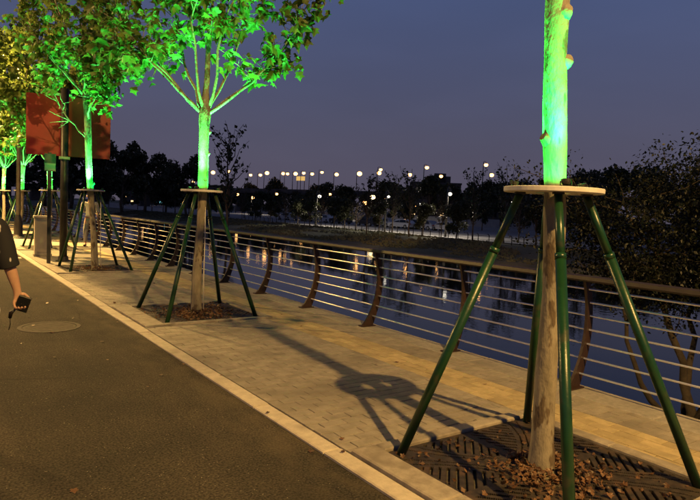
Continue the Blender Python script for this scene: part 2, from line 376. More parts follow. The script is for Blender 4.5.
# tree pits
TREES = [(3.13, 2.24), (3.19, 8.19), (3.14, 14.06), (3.15, 20.0), (3.16, 26.4), (3.15, 32.2), (3.15, 38.1), (3.14, 44.0)]
PIT = .70          # half size of the opening
def clip(x0, x1, y0, y1):            # the part of a paver that the edging of a tree pit leaves free
    for tx, ty in TREES:
        X, Y0, Y1 = tx+PIT+.099, ty-PIT-.101, ty+PIT+.101
        if x0 >= X or y0 >= Y1 or y1 <= Y0: continue
        if y0 < Y0 and Y0-y0 > .012 and y1-Y0 < y1-y0: y1 = min(y1, Y0)
        elif y1 > Y1 and y1-Y1 > .012: y0 = max(y0, Y1)
        else: x0 = max(x0, X)
    return (x0, x1, y0, y1) if x1-x0 > .02 and y1-y0 > .01 else None
# pavers in running bond across the walk; yellow ones lengthwise
grey = []; yell = []
BW, BL = .10, .20
PAVE_END = 15.0
row = 0; y = -1.0
while y < PAVE_END:
    for xa, xb in ((KX1, TX0), (TX1, CX0)):
        x = xa-(BL/2 if row % 2 else 0)
        while x < xb-.02:
            a, b = max(x, xa), min(x+BL, xb)
            c_ = clip(a, b, y, y+BW) if b-a > .03 else None
            if c_: grey.append(c_)
            x += BL
    row += 1; y += BW
wy = (TX1-TX0)/4
for r_ in range(4):
    y = -1.0-(.1 if r_ % 2 else 0)
    while y < PAVE_END:
        a = (TX0+r_*wy, TX0+(r_+1)*wy, y, y+.2)
        c_ = clip(*a)
        if c_: yell.append(c_)
        y += .2
def vis_key(b):
    cx, cy = (b[0]+b[1])/2, (b[2]+b[3])/2
    d = Vector((cx, cy)); ang = math.degrees(math.atan2(cx, cy))
    vis = 6 < ang < 66 and d.length > 3.2
    return (0 if vis else 1, d.length)
def lay(lst, m, name, lab, rg, gap=.003):
    lst.sort(key=vis_key); cache = {}
    for b in lst[:300]:
        k = (round(b[1]-b[0], 3), round(b[3]-b[2], 3))
        if k not in cache: cache[k] = MB().cbox(gap, k[0]-gap, gap, k[1]-gap, -.05, 0, .0022).mesh(name, m)
        inst(name, cache[k], pave, (b[0], b[2], rg.gauss(0, .0009)), (rg.gauss(0, .003), rg.gauss(0, .003), 0))
    mb = MB()
    for b in lst[300:]:
        z = rg.gauss(0, .0012)
        mb.cbox(b[0]+gap, b[1]-gap, b[2]+gap, b[3]-gap, -.05+z, z, .0022)
    o = mb.build(name+'s_further_off', m, pave); o['kind'] = 'stuff'
rg = random.Random(11)
lay(grey, M['paver'], 'paver', '', rg); lay(yell, M['yellow'], 'yellow_paver', '', rg)
def far_strip(name, x0, x1, m):
    mb = MB(); y = PAVE_END
    if m is M['yellow']: y += .0
    while y < PY1:
        segs = [(y, min(y+5.9, PY1))]
        for a, b in segs: mb.box(x0, x1, a, b, -.03, -.001)
        y += 5.9
    o = mb.build(name, m, pave); o['kind'] = 'stuff'
# beyond the bricks one can tell apart the material takes over
def brick_mat():
    m = mat('paver_far', (.25, .23, .2), .8); t = m.node_tree; N = t.nodes.new; L = t.links.new
    g = N('ShaderNodeNewGeometry'); bt = N('ShaderNodeTexBrick'); bt.inputs['Scale'].default_value = 1
    bt.inputs['Brick Width'].default_value = .2; bt.inputs['Row Height'].default_value = .1; bt.inputs['Mortar Size'].default_value = .004
    bt.inputs['Color1'].default_value = (.22, .205, .18, 1); bt.inputs['Color2'].default_value = (.31, .285, .25, 1); bt.inputs['Mortar'].default_value = (.07, .06, .05, 1)
    L(g.outputs['Position'], bt.inputs['Vector']); L(bt.outputs['Color'], t.nodes['Principled BSDF'].inputs['Base Color']); return m
M['paver_far'] = brick_mat()
def strip_runs(x0, x1):
    ys_ = [PAVE_END]; 
    for tx, ty in TREES:
        if ty > PAVE_END and x0 < tx+PIT+.1 and x1 > tx-PIT-.2: ys_ += [ty-PIT-.1, ty+PIT+.1]
    ys_.append(PY1); return [(ys_[i], ys_[i+1]) for i in range(0, len(ys_), 2)]
mb = MB()
for x0, x1 in ((KX1, TX0), (TX1, CX0)):
    for a, b in strip_runs(x0, x1): mb.box(x0, x1, a, b, -.012, -.001)
mb.build('paving_further_off', M['paver_far'], pave)['kind'] = 'stuff'
mb = MB()
for a, b in strip_runs(TX0, TX1): mb.box(TX0, TX1, a, b, -.012, -.001)
mb.build('yellow_strip_further_off', M['yellow'], pave)['kind'] = 'stuff'

# road markings, manhole
sl_ = MB(); sl_.box(-3.0, 2.06, 16.98, 17.2, -.024, -.019)
tag(sl_.build('stop_line', M['white_paint']), 'white painted line across the dark asphalt road near the utility box', 'road marking')
mh = empty('manhole_cover', (1.27, 7.97, -.025), 0, 'round worn manhole cover set flush in the asphalt road', 'manhole')
b = MB(); b.lathe([(.30, .006), (.345, .006), (.35, 0)], 40); b.build('frame_ring', M['manhole'], mh)
b = MB(); b.lathe([(.0, .004), (.29, .004), (.295, 0)], 40)
for k in range(-3, 4):
    w = math.sqrt(.26**2-(k*.075)**2)
    b.box(-w, w, k*.075-.012, k*.075+.012, .004, .006)
b.build('lid', M['manhole'], mh)

# ------------------------------------------------------------------ railing
RY0, RY1 = -6.0, 75.0
rail = empty('river_railing', (4.93, 0, 0), 0, 'brown railing with curved steel posts and seven thin rods along the river', 'railing')
def rx(z):          # leaning curve of the posts, relative to 4.93
    s = z/1.0
    return -.055+.60*s-.50*s*s-.0*s if s < 2 else 0
def post_poly():
    zs = [0, .06, .14, .25, .38, .5, .62, .75, .88, .985]; w = [.085, .078, .066, .056, .05, .047, .045, .042, .04, .038]
    L_ = [(rx(z)-a-(.02 if z < .03 else 0), z) for z, a in zip(zs, w)]; Rr = [(rx(z)+a*.9, z) for z, a in zip(zs, w)]
    return L_+Rr[::-1]
pb = MB(); pb.prism(post_poly(), 'y', -.014, .014); pb.box(-.17, .05, -.05, .05, .002, .014)
pm = pb.mesh('post', M['rust_steel'])
k = -5
while 3.24+1.57*k < RY1:
    yy = 3.24+1.57*k
    if yy > RY0: inst('post', pm, rail, (0, yy, .006))
    k += 1
for z in (.135, .268, .40, .53, .66, .785, .91):
    mb = MB(); mb.tube([(rx(z), RY0, z+.006), (rx(z), 10, z+.006), (rx(z), 30, z+.006), (rx(z), RY1, z+.006)], .0095, 10); mb.build('rod', M['steel'], rail)
xr = rx(.985)
mb = MB(); mb.prism([(xr-.055, .99), (xr+.055, .99), (xr+.065, 1.005), (xr+.055, 1.035), (xr, 1.045), (xr-.055, 1.035), (xr-.065, 1.005)], 'y', RY0, RY1)
mb.build('handrail', M['rail_top'], rail)

# ------------------------------------------------------------------ tree pits: frame, grate, litter
def frame(i, tx, ty, label):
    fr = empty('tree_pit_frame', (tx, ty, 0), 0, label, 'pit edging', 'concrete edging round the tree pits')
    xl = KX1-tx+.004
    P = PIT
    for (x0, x1, y0, y1) in ((xl, -P, -P-.1, 0-.003), (xl, -P, 0+.003, P+.1), (P, P+.098, -P-.1, 0-.003), (P, P+.098, .003, P+.1),
                             (-P+.004, -.003, P, P+.1), (.003, P-.004, P, P+.1), (-P+.004, -.003, -P-.1, -P), (.003, P-.004, -P-.1, -P)):
        mb = MB(); mb.cbox(x0, x1, y0, y1, -.1, .022, .008); mb.build('edging_stone', M['concrete'], fr)
    sm = MB(); g = 14; vv = [(-P+2*P*a/g, -P+2*P*c/g, -.06+noise.noise((a*.6, c*.6, i))*.015) for c in range(g+1) for a in range(g+1)]
    sm.add(vv, [(c*(g+1)+a, c*(g+1)+a+1, (c+1)*(g+1)+a+1, (c+1)*(g+1)+a) for c in range(g) for a in range(g)], True)
    so_ = sm.build('soil', M['soil'], fr); return fr
def grate_mesh(res):
    P = PIT-.006; n = int(P/res); solid = [[False]*n for _ in range(n)]
    for j in range(n):
        for i in range(n):
            x = (i+.5)*res+.003; y = (j+.5)*res+.003
            d = abs(y-x)/1.4142; e_ = (x+y)/1.4142
            s = True
            if x*x+y*y < .235**2: s = False
            inb = .035 < x < P-.03 and .035 < y < P-.03 and x*x+y*y > .28**2
            arc = .085+.55*(e_-.47)**2
            if inb and d > arc+.035 and (e_ % .052) < .022: s = False
            if inb and abs(d-arc) < .006 and .22 < e_ < .80: s = False
            if inb and abs(d-.045-.3*(e_-.5)**2) < .006 and .36 < e_ < .86: s = False
            solid[j][i] = s
    mb = MB(); top = .0; h = -.03
    g = lambda i, j: 0 <= i < n and 0 <= j < n and solid[j][i]
    for j in range(n):
        i = 0
        while i < n:
            if not solid[j][i]: i += 1; continue
            k = i
            while k < n and solid[j][k]: k += 1
            x0, x1, y0, y1 = i*res, k*res, j*res, (j+1)*res
            mb.add([(x0, y0, top), (x1, y0, top), (x1, y1, top), (x0, y1, top)], [(0, 1, 2, 3)])
            mb.add([(x0, y0, h), (x0, y1, h), (x0, y1, top), (x0, y0, top)], [(0, 1, 2, 3)])
            mb.add([(x1, y0, h), (x1, y1, h), (x1, y1, top), (x1, y0, top)], [(0, 1, 2, 3)])
            i = k
    for i in range(n):
        for j in range(n+1):
            if g(i, j) != g(i, j-1):
                x0, x1, y = i*res, (i+1)*res, j*res
                mb.add([(x0, y, h), (x1, y, h), (x1, y, top), (x0, y, top)], [(0, 1, 2, 3)])
    for f in range(len(mb.sm)): mb.sm[f] = False
    me = bpy.data.meshes.new('grate_panel'); me.from_pydata(mb.v, [], mb.f); me.materials.append(M['iron']); return me
gm = grate_mesh(.0085); gm_far = grate_mesh(.017)
def leaf_shape(lobed=True):
    if lobed:
        p = [(0, 0), (.20, -.06), (.48, .06), (.36, .26), (.56, .52), (.27, .58), (.14, .80), (0, 1.0), (-.14, .80), (-.27, .58), (-.56, .52), (-.36, .26), (-.48, .06), (-.20, -.06)]
        c = (0, .34)
    else:
        p = [(0, 0), (.34, .42), (0, 1), (-.34, .42)]; c = None
    vv = [Vector((x, y, -.30*abs(x)**1.3-.18*(y-.3)**2)) for x, y in p]
    if c: return vv+[Vector((0, .34, .04))], [(i, (i+1) % len(p), len(p)) for i in range(len(p))]
    return vv, [(0, 1, 2), (0, 2, 3)]
LV, LF = leaf_shape(); SV, SF = leaf_shape(False)
def curl(V, fold, roll, twist, wid):
    out = []
    for v in V:
        z = v.z*fold-roll*max(0, v.y-.25)**2+twist*v.x*(v.y-.2); out.append(Vector((v.x*wid*(1-.12*roll*max(0, v.y-.3)), v.y*(1-.18*roll*max(0, v.y-.4)), z)))
    return out
LVS = [curl(LV, f_, r_, t_, w_) for f_, r_, t_, w_ in ((1, .2, .1, 1), (2.4, .5, -.3, .9), (.4, .9, .5, 1.05), (1.6, -.4, .2, 1.1), (3.2, .3, .6, .8), (.8, 1.2, -.5, .95))]
def rand_rot(rg, droop=.5):
    az = rg.uniform(0, 2*math.pi); return Matrix.Rotation(az, 3, 'Z') @ Matrix.Rotation(rg.gauss(-droop, .55), 3, 'X') @ Matrix.Rotation(rg.gauss(0, .5), 3, 'Y')
def litter(i, tx, ty, n, label, spread=.28, size=(.016, .042)):
    rg = random.Random(40+i); mb = MB()
    for k in range(n):
        if rg.random() < .86:
            r = abs(rg.gauss(0, spread*.7))+.07; a = rg.uniform(0, 6.28); x, y = r*math.cos(a)-.03, r*math.sin(a)-.05; z = .012+max(0, .05-.16*r)*rg.random()
            if r > .66: continue
        else:
            x, y = rg.uniform(-.68, .68), rg.uniform(-.68, .68); z = .008
        s = rg.uniform(*size); m_ = Matrix.Rotation(rg.uniform(0, 6.28), 3, 'Z') @ Matrix.Rotation(rg.gauss(0, .45), 3, 'X') @ Matrix.Rotation(rg.gauss(0, .6), 3, 'Y')
        V, F = (LV, LF) if rg.random() < .5 else (SV, SF)
        mb.add([m_ @ (Vector((v.x*1.1, v.y-.4, abs(v.z)*2.2))*s)+Vector((x, y, z+s*.15)) for v in V], F)
    me = bpy.data.meshes.new('leaf_litter'); me.from_pydata(mb.v, [], mb.f); me.materials.append(M['litter'])
    tag(inst('leaf_litter', me, None, (tx, ty, 0)), label, 'dead leaves', None, 'stuff')

ORD = ['nearest', 'second nearest', 'third', 'fourth', 'fifth', 'sixth', 'seventh', 'eighth']
WHERE = ['at right', 'left of centre', 'by the red sign', 'behind the utility box', 'near the lamp', 'far left', 'down the row', 'ending the row']
for i, (tx, ty) in enumerate(TREES):
    if i < 6:
        frame(i, tx, ty, f'concrete edging of the {ORD[i]} tree pit {WHERE[i]}')
        gr = empty('tree_grate', (tx, ty, 0), 0, f'slotted cast iron grate round the {ORD[i]} tree {WHERE[i]}', 'tree grate', 'cast iron grates in the tree pits')
        for q in range(4):
            inst('grate_panel', gm if i < 2 else gm_far, gr, (0, 0, .004), (0, 0, q*math.pi/2))
for i, n_ in ((0, 850), (1, 1200), (2, 500)):
    litter(i, *TREES[i], n_, f'brown dead leaves lying on the grate of the {ORD[i]} tree', .26 if i == 0 else .45)
# a few fallen leaves on the walk
rg = random.Random(77); mb = MB()
for k in range(90):
    x, y = rg.uniform(.3, 4.6), rg.uniform(1.2, 12); s = rg.uniform(.02, .045)
    if rg.random() < .4: x = rg.uniform(2.05, 2.3)
    z = .008 if x > KX0 else -.018
    m_ = Matrix.Rotation(rg.uniform(0, 6.28), 3, 'Z') @ Matrix.Rotation(rg.gauss(0, .2), 3, 'X')
    mb.add([m_ @ (Vector((v.x, v.y-.4, abs(v.z)))*s)+Vector((x, y, z)) for v in LV], LF)
me = bpy.data.meshes.new('fallen_leaves'); me.from_pydata(mb.v, [], mb.f); me.materials.append(M['litter'])
tag(inst('fallen_leaves', me), 'few dry leaves scattered on pavement and road', 'dead leaves', None, 'stuff')

# ------------------------------------------------------------------ tree supports (ring board on four green legs)
RING_Z = 1.70; TOPS = [(-.045, .032), (.03, -.02), (-.10, .07), (0, 0), (.04, 0), (0, 0), (0, 0), (0, 0)]; RING_R = .288; FOOT = .63
def support(i, tx, ty):
    s = empty('tree_support', (tx, ty, 0), 0, f'pale round board on four green legs bracing the {ORD[i]} tree {WHERE[i]}', 'tree support', 'green tree supports in a row')
    ox, oy = TOPS[i]
    mb = MB(); mb.lathe([(.105, RING_Z), (RING_R-.004, RING_Z), (RING_R, RING_Z+.004), (RING_R, RING_Z+.026), (RING_R-.004, RING_Z+.03), (.105, RING_Z+.03), (.105, RING_Z)], 48, (ox, oy, 0))
    mb.build('ring_board', M['board'], s)
    for sx_ in (-1, 1):
        for sy_ in (-1, 1):
            a = Vector((sx_*FOOT, sy_*FOOT, -.02)); c = Vector((sx_*.135+ox, sy_*.135+oy, RING_Z-.012))
            mid = a.lerp(c, .80)
            lg = MB(); lg.tube([a, mid], .0295, 14); lg.build('leg', M['green_paint'], s)
            lo = MB(); lo.tube([mid-(c-a).normalized()*.06, c], .0245, 14)
            lo.tube([mid-(c-a).normalized()*.02, mid+(c-a).normalized()*.012], .0315, 14); lo.build('leg_sleeve', M['green_paint'], s)
            br = MB(); br.box(-.03, .03, -.03, .03, RING_Z-.012, RING_Z-.001, Matrix.Rotation(math.atan2(sy_, sx_), 3, 'Z'), (c.x, c.y, 0)); br.build('bracket', M['dark_steel'], s)
    return s
def floodlights(i, tx, ty, power, n=3, lit=True):
    for k in range(n):
        a = 2*math.pi*k/n+R(-128)
        r = .245
        f = empty('floodlight', (tx+TOPS[i][0]+r*math.cos(a), ty+TOPS[i][1]+r*math.sin(a), RING_Z+.03), a,
                  f'small green floodlight on the {["road", "river", "far"][k]} side of the {ORD[i]} tree ring', 'floodlight', 'green floodlights on the tree rings')
        b = MB(); b.box(-.02, .02, -.03, .03, .001, .006); b.box(-.006, .006, -.034, -.030, 0.006, .03); b.box(-.006, .006, .030, .034, .006, .03); b.build('bracket', M['dark_steel'], f)
        tilt = Matrix.Rotation(R(-12), 3, 'Y')
        b = MB(); b.lathe([(.001, .008), (.018, .010), (.026, .022), (.028, .040), (.024, .040), (.022, .034)], 14); 
        b.v = [tuple(tilt @ Vector(v)) for v in b.v]; b.build('housing', M['dark_steel'], f)
        b = MB(); b.lathe([(.0005, .035), (.0225, .035)], 14); b.v = [tuple(tilt @ Vector(v)) for v in b.v]; b.build('lens', M['green_glow'], f)
        L = bpy.data.lights.new('flood_beam', 'SPOT'); L.energy = power; L.color = GREENS[k] if i == 0 else (0.07, 1.0, 0.15); L.spot_size = R(78 if i == 0 else 96); L.spot_blend = 1.0; L.shadow_soft_size = .02
        lo = bpy.data.objects.new('flood_beam', L); lo.location = (0, 0, .046); lo.rotation_euler = (R(180), R({0: -6, 2: -1}.get(i, 6)), 0); link(lo, f)
        W = bpy.data.lights.new('flood_spill', 'SPOT'); W.energy = power*(.06 if i == 0 else .05); W.color = GREENS[(k+i) % 3]; W.spot_size = R(128); W.spot_blend = .5; W.shadow_soft_size = .02
        wo_ = bpy.data.objects.new('flood_spill', W); wo_.location = (0, 0, .047); wo_.rotation_euler = (R(180), R(-36), 0); link(wo_, f)

# ------------------------------------------------------------------ street trees
def wig(a, b, n, amp, rg):
    a, b = Vector(a), Vector(b); d = (b-a).length
    out = []
    for i in range(n+1):
        t = i/n; p = a.lerp(b, t)
        if 0 < i < n: p += Vector((rg.gauss(0, amp), rg.gauss(0, amp), rg.gauss(0, amp*.5)))*d
        out.append(p)
    return out
def street_tree(i, tx, ty, zf, lean, limbs, seed, leaf_n, leaf_s, indiv, label, r0=.072, dens=None):
    """trunk to the fork at zf, limbs = list of point lists relative to the fork, twigs and lobed leaves on them"""
    rg = random.Random(seed)
    t = empty('street_tree', (tx, ty, 0), 0, label, 'tree', 'plane trees along the promenade')
    tr = MB(); pts = []; rad = []
    N = 26
    for k in range(N+1):
        s = k/N; z = -.06+(zf+.06)*s
        pts.append(Vector((lean[0]*s+.012*math.sin(s*9+seed), lean[1]*s+.010*math.sin(s*7+seed*2), z)))
        r = r0*(1.12-.24*min(1, max(0, z)/1.2)) if z < 1.2 else r0*(.88+.14*min(1, (z-1.2)/.6))
        if z < .15: r *= 1+.9*(.15-z)
        nz = min(1, max(0, (zf-z)/.6))
        r *= 1+.22*max(0, 1-(zf-z)/.35)**1.5*(1 if i else 0)
        rad.append(r*(1+nz*(.10*noise.noise((z*3.1, seed*1.7, 0))+.06*noise.noise((z*9, seed, 5)))))
    F = pts[-1].copy()
    tr.tube(pts+[F+Vector((0, 0, .10)), F+Vector((.004, 0, .30))], rad+[rad[-1]*.80, r0*.60], 16, False, .03, rg)
    # stubs of pruned branches
    for zz in ([1.98, 2.45, 2.72] if i == 0 else [rg.uniform(1.8, zf-.2) for _ in range(3)]):
        s = zz/zf; c = Vector((lean[0]*s, lean[1]*s, zz)); a = R(-195) if (i == 0 and abs(zz-1.98) < .01) else rg.uniform(0, 6.28)
        d = Vector((math.cos(a), math.sin(a), .55)).normalized()
        L_ = r0*(1.55 if i == 0 and abs(zz-1.98) < .01 else 1.35)
        tr.tube([c+d*r0*.3, c+d*r0*.9, c+d*L_], [r0*.85, r0*.66, r0*.40], 9, True, .06, rg)
    trunk = tr.build('trunk', M['bark'], t)
    sites = []
    def add_sites(pa, pb, n):
        for _ in range(n):
            u = rg.random(); p = pa.lerp(pb, u); sites.append(p+Vector((rg.gauss(0, .10), rg.gauss(0, .10), rg.gauss(-.03, .09))))
    for lp in limbs:
        p0 = F+Vector((0, 0, -.05)); lead = Vector(lp[0][:3]).xy.length < .12
        if lp[0][-1] == 's': p0 = F+Vector(lp[0][:3]); lp = lp[1:]; lead = False
        P = [p0]+[F+Vector(q_) for q_ in lp]
        path = []
        for a, b in zip(P[:-1], P[1:]): path += wig(a, b, 4, .02, rg)[:-1]
        path.append(P[-1]); L_ = len(path)
        rr = [max(.006, r0*(.74 if lead else .36)*(1-.88*k/(L_-1))) for k in range(L_)]
        lb = MB(); lb.tube(path, rr, 8)
        for k in range(2, L_):
            s = k/(L_-1)
            if s < .30: continue
            for _ in range(rg.choice((1, 2, 2, 3))):
                d = Vector((rg.gauss(0, 1), rg.gauss(0, 1), rg.gauss(.25, .6))).normalized(); d = (d+(path[k]-path[k-1]).normalized()*.6).normalized()
                ln = rg.uniform(.28, .62)*(1.1-.4*s); e_ = path[k]+d*ln
                lb.tube(wig(path[k], e_, 3, .05, rg), [.007, .006, .005, .003], 5)
                for _t in range(2):
                    u_ = path[k].lerp(e_, rg.uniform(.3, .8)); lb.tube([u_, u_+Vector((rg.gauss(0, .09), rg.gauss(0, .09), rg.gauss(.04, .07)))], [.0035, .002], 4, False)
                add_sites(path[k].lerp(e_, .25), e_+d*.1, int(leaf_n*ln/.45))
        add_sites(path[-2], path[-1]+(path[-1]-path[-2])*.6, leaf_n)
        lb.build('branch', M['bark' if i < 3 else 'twig'], t)
    rg.shuffle(sites)
    mb = MB(); lm = None; cnt = 0
    me1 = None
    cands = []
    for p in sites:
        if dens and not dens(p-F): continue
        s = leaf_s*rg.uniform(.55, 1.25); m_ = rand_rot(rg); cands.append((p, s, m_))
    if indiv:
        me1 = []
        for V in LVS:
            m1_ = bpy.data.meshes.new('leaf'); m1_.from_pydata([tuple(v) for v in V], [], LF); m1_.materials.append(M['leaf']); me1.append(m1_)
        cands.sort(key=lambda c: -c[1] if c[0].z < F.z+1.6 else 0)
        for p, s, m_ in cands[:300]:
            o = bpy.data.objects.new('leaf', rg.choice(me1)); o.matrix_world = Matrix.Translation(p) @ m_.to_4x4() @ Matrix.Scale(s, 4)
            col.objects.link(o); o.parent = t
        cands = cands[300:]
    for p, s, m_ in cands:
        mb.add([m_ @ (v*s)+p for v in rg.choice(LVS)], LF)
    me = bpy.data.meshes.new('crown'); me.from_pydata(mb.v, [], mb.f); me.materials.append(M['leaf'])
    c = inst('crown', me, t)
    if indiv: c['kind'] = 'stuff'
    return t
def cr(r_, d_, u_):      # right, deep, up -> world offset, seen from the walk
    return (.815*r_+.58*d_, -.58*r_+.815*d_, u_)
limb2 = [[cr(-.72, -.15, .62), cr(-1.05, -.3, 1.05), cr(-1.3, -.4, 1.7)],
         [cr(-.75, -.05, .70), cr(-1.2, .0, .95), cr(-1.6, .1, 1.5)],
         [cr(-.40, .35, .72), cr(-.60, .5, 1.5), cr(-.7, .6, 1.9)],
         [cr(.02, 0, .9), cr(.05, .05, 1.5), cr(.0, .1, 1.95)],
         [cr(.28, .35, .80), cr(.50, .5, 1.7), cr(.7, .6, 1.9)],
         [cr(.64, .0, .44), cr(1.0, -.05, .82), cr(1.6, -.1, 1.5)],
         [cr(.62, .05, .46), cr(1.1, .1, 1.0), cr(1.45, .1, 1.75)],
         [cr(-.15, -.3, 1.15), cr(.1, -.6, 1.6)],
         [cr(.25, -.2, 1.1), cr(.45, -.3, 1.55), cr(.6, -.3, 1.9)]]
def rand_limbs(seed, n=7, reach=1.25, rise=1.7):
    rg = random.Random(seed); out = [[(0, 0, .45*rise), (rg.gauss(0, .1), rg.gauss(0, .1), .9*rise), (0, 0, 1.3*rise)]]
    for k in range(n-1):
        a = 2*math.pi*k*.382+rg.uniform(-.3, .3); hi = (k % 3 == 0)
        r_ = reach*rg.uniform(.8, 1.15)*(.75 if hi else 1); rs = rise*rg.uniform(.8, 1.15)*(1.1 if hi else (.75, .48)[k % 2])
        out.append([(.45*r_*math.cos(a), .45*r_*math.sin(a), .36*rs*rg.uniform(.85, 1.2)), (.8*r_*math.cos(a), .8*r_*math.sin(a), .66*rs*rg.uniform(.85, 1.15)), (r_*math.cos(a+.2), r_*math.sin(a+.2), rs)])
    return out
for i, (tx, ty) in enumerate(TREES): support(i, tx, ty)
TL = ['plane tree with only its green lit trunk in view, right foreground', 'plane tree left of centre with green lit lobed leaves and forked trunk',
      'plane tree in front of the red sign, lit green', 'green lit plane tree trunk behind the utility box', 'yellowish lit plane tree next to the far street lamp',
      'plane tree at the left picture edge, leaves glowing yellow', 'seventh plane tree of the row, far left and mostly hidden', 'last plane tree of the row, farthest and mostly hidden']
street_tree(0, *TREES[0], 3.25, (-.085, .06), [[(q_[0]*.9, q_[1]*.9, q_[2]*1.1) for q_ in l] for l in rand_limbs(21, 5, 0.9, 1.3)], 4, 2, .15, False, TL[0], .066)
street_tree(1, *TREES[1], 2.80, (.05, -.03), limb2, 9, 7, .155, True, TL[1], .066)
limb3 = [[(.055, -.03, -.95, 's'), cr(-.35, 0, -.55), cr(-.62, -.05, -.15), cr(-.85, -.1, .6)],
         [(.02, -.012, -.35, 's'), cr(.30, -.1, .05), cr(.55, -.1, .5), cr(.7, -.1, 1.1)],
         [(.03, -.02, -.55, 's'), cr(.18, -.25, -.25), cr(.35, -.35, .0), cr(.5, -.35, .35)]]+rand_limbs(31, 11, 1.25, 2.6)
street_tree(2, *TREES[2], 3.75, (-.22, .13), limb3, 12, 9, .155, True, TL[2], .066, lambda q_: q_.z > -.05 or q_.x > .0)
for i in range(3, 8):
    street_tree(i, *TREES[i], 2.55+.1*(i % 3), (TOPS[i][0]*1.5, 0), rand_limbs(40+i, 14, 1.75, 4.2), 50+i, 14 if i == 3 else 17, .20, False, TL[i], .07)
for i, p in enumerate((620, 900, 900, 900, 900, 900, 900, 900)):
    floodlights(i, *TREES[i], p, 3 if i < 6 else 2)
# pale conduit up the trunks of the second and third trees
for i, (dx, dy) in ((1, (.075, -.06)), (2, (.085, -.05))):
    tx, ty = TREES[i]; mb = MB()
    mb.tube([(dx+.03, dy-.01, 0.0), (dx+.005, dy, .35), (dx, dy, .9), (dx, dy+.01, RING_Z-.01)] if i == 2 else [(dx+.012, dy, 0.0), (dx, dy, .5), (dx+.004, dy, 1.1), (dx-.005, dy+.01, RING_Z-.01)], .0085, 8)
    tag(mb.build('cable_conduit', M['cable'], None, (tx, ty, 0)), f'thin white conduit running up the trunk of the {ORD[i]} tree', 'conduit', 'conduits on tree trunks')

# ------------------------------------------------------------------ street lamps on the walk
def street_lamp(x, y, label, arm=.72, h=8.0, watts=LAMP_W):
    t = empty('street_lamp', (x, y, 0), 0, label, 'street lamp', 'tall street lamps of the promenade')
    b = MB(); b.lathe([(.001, 0), (.20, 0), (.20, .03), (.15, .06), (.14, .55), (.10, .75), (.085, .8)], 16, smooth=False); b.build('base', M['dark_steel'], t)
    b = MB(); b.tube([(0, 0, .7), (0, 0, 4), (0, 0, h)], [.082, .068, .05], 14); b.build('pole', M['grey_steel'], t)
    b = MB(); b.tube([(0, 0, h-.25), (-arm*.4, 0, h+.05), (-arm+.2, 0, h+.12)], .03, 10); b.build('arm', M['grey_steel'], t)
    hd = MB(); hd.prism([(-arm-.30, h+.10), (-arm-.22, h+.19), (-arm+.12, h+.2), (-arm+.28, h+.13), (-arm+.28, h+.09), (-arm-.30, h+.08)], 'y', -.13, .13); hd = hd.build('lamp_head', M['grey_steel'], t)
    g = MB(); g.lathe([(.001, h+.045), (.10, h+.06), (.125, h+.079)], 16, (-arm, 0, 0)); g.build('glass', M['head_glow'], hd)
    L = bpy.data.lights.new('lamp_light', 'SPOT'); L.energy = watts; L.color = SODIUM; L.spot_size = R(174); L.spot_blend = .12; L.shadow_soft_size = .10
    o = bpy.data.objects.new('lamp_light', L); o.location = (-arm, 0, h+.02); link(o, t)
street_lamp(3.0, -4.6, 'tall street lamp standing behind the viewer on the pavement')
street_lamp(-5.6, 16.5, 'street lamp on the opposite roadside, outside the picture at left', -1.2, 7.2, 5200)
street_lamp(2.98, 25.6, 'tall grey street lamp with flared base at far left', 1.95, 7.0, 22000)

# ------------------------------------------------------------------ red sign, small sign post, utility box
rs = empty('red_sign', (2.82, 15.92, 0), R(-10), 'large red sign panel on a dark pole behind the third tree', 'sign')
b = MB(); b.tube([(0, -.04, 0), (0, -.04, 4.1)], .085, 16); b.build('pole', M['dark_steel'], rs)
b = MB(); b.lathe([(.001, 0), (.17, 0), (.17, .02), (.12, .03), (.11, .12)], 16, (0, -.04, 0)); b.build('base_plate', M['dark_steel'], rs)
for x0, x1 in ((-.82, .008), (.012, 1.02)):
    b = MB(); b.cbox(x0, x1, .06, .10, 2.52, 3.94, .006); b.build('panel', M['red'], rs)
b = MB(); b.box(-.40, .15, .055, .105, 3.945, 4.0); b.build('top_strip', M['cream'], rs)
for z in (2.75, 3.7):
    b = MB(); b.box(-.78, .98, .104, .134, z, z+.05); b.build('cross_bar', M['dark_steel'], rs)
b = MB(); b.box(-.12, .12, -.13, .05, 2.44, 2.50); b.build('clamp', M['beige'], rs)
sp = empty('sign_post', (2.43, 15.48, 0), R(-8), 'slim black post with a small pale notice panel by the utility box', 'sign post')
b = MB(); b.box(-.04, .04, -.03, .03, 0, 2.55); b.build('post', M['dark_steel'], sp)
pn = MB(); pn.cbox(-.11, .13, -.055, -.035, 2.12, 2.52, .003); pn.build('notice_panel', M['grey_steel'], sp)
pn = MB(); pn.box(-.10, .12, -.060, -.056, 2.14, 2.30); pn.build('lower_label', M['cream'], sp)
ub = empty('utility_box', (2.57, 17.3, 0), R(-4), 'upright beige utility box standing by the kerb', 'utility box')
b = MB(); b.cbox(-.19, .19, -.15, .15, .06, .98, .006); b.build('cabinet', M['beige'], ub)
b = MB(); b.cbox(-.215, .215, -.175, .175, .985, 1.04, .01); b.build('cap', M['beige'], ub)
b = MB(); b.box(-.21, .21, -.17, .17, 0, .06); b.build('plinth', M['concrete'], ub)
b = MB(); b.cbox(-.165, .165, -.158, -.150, .12, .93, .003); d_ = b.build('door', M['beige'], ub)
b = MB(); b.box(.11, .13, -.175, -.158, .48, .60); b.build('handle', M['dark_steel'], d_)

# ------------------------------------------------------------------ the far side of the river
def pol(bearing, dist, z=0.0):      # bearing in degrees to the right of the path, distance in metres from the walk's origin
    return Vector((dist*math.sin(R(bearing)), dist*math.cos(R(bearing)), z))
GZ = -1.0
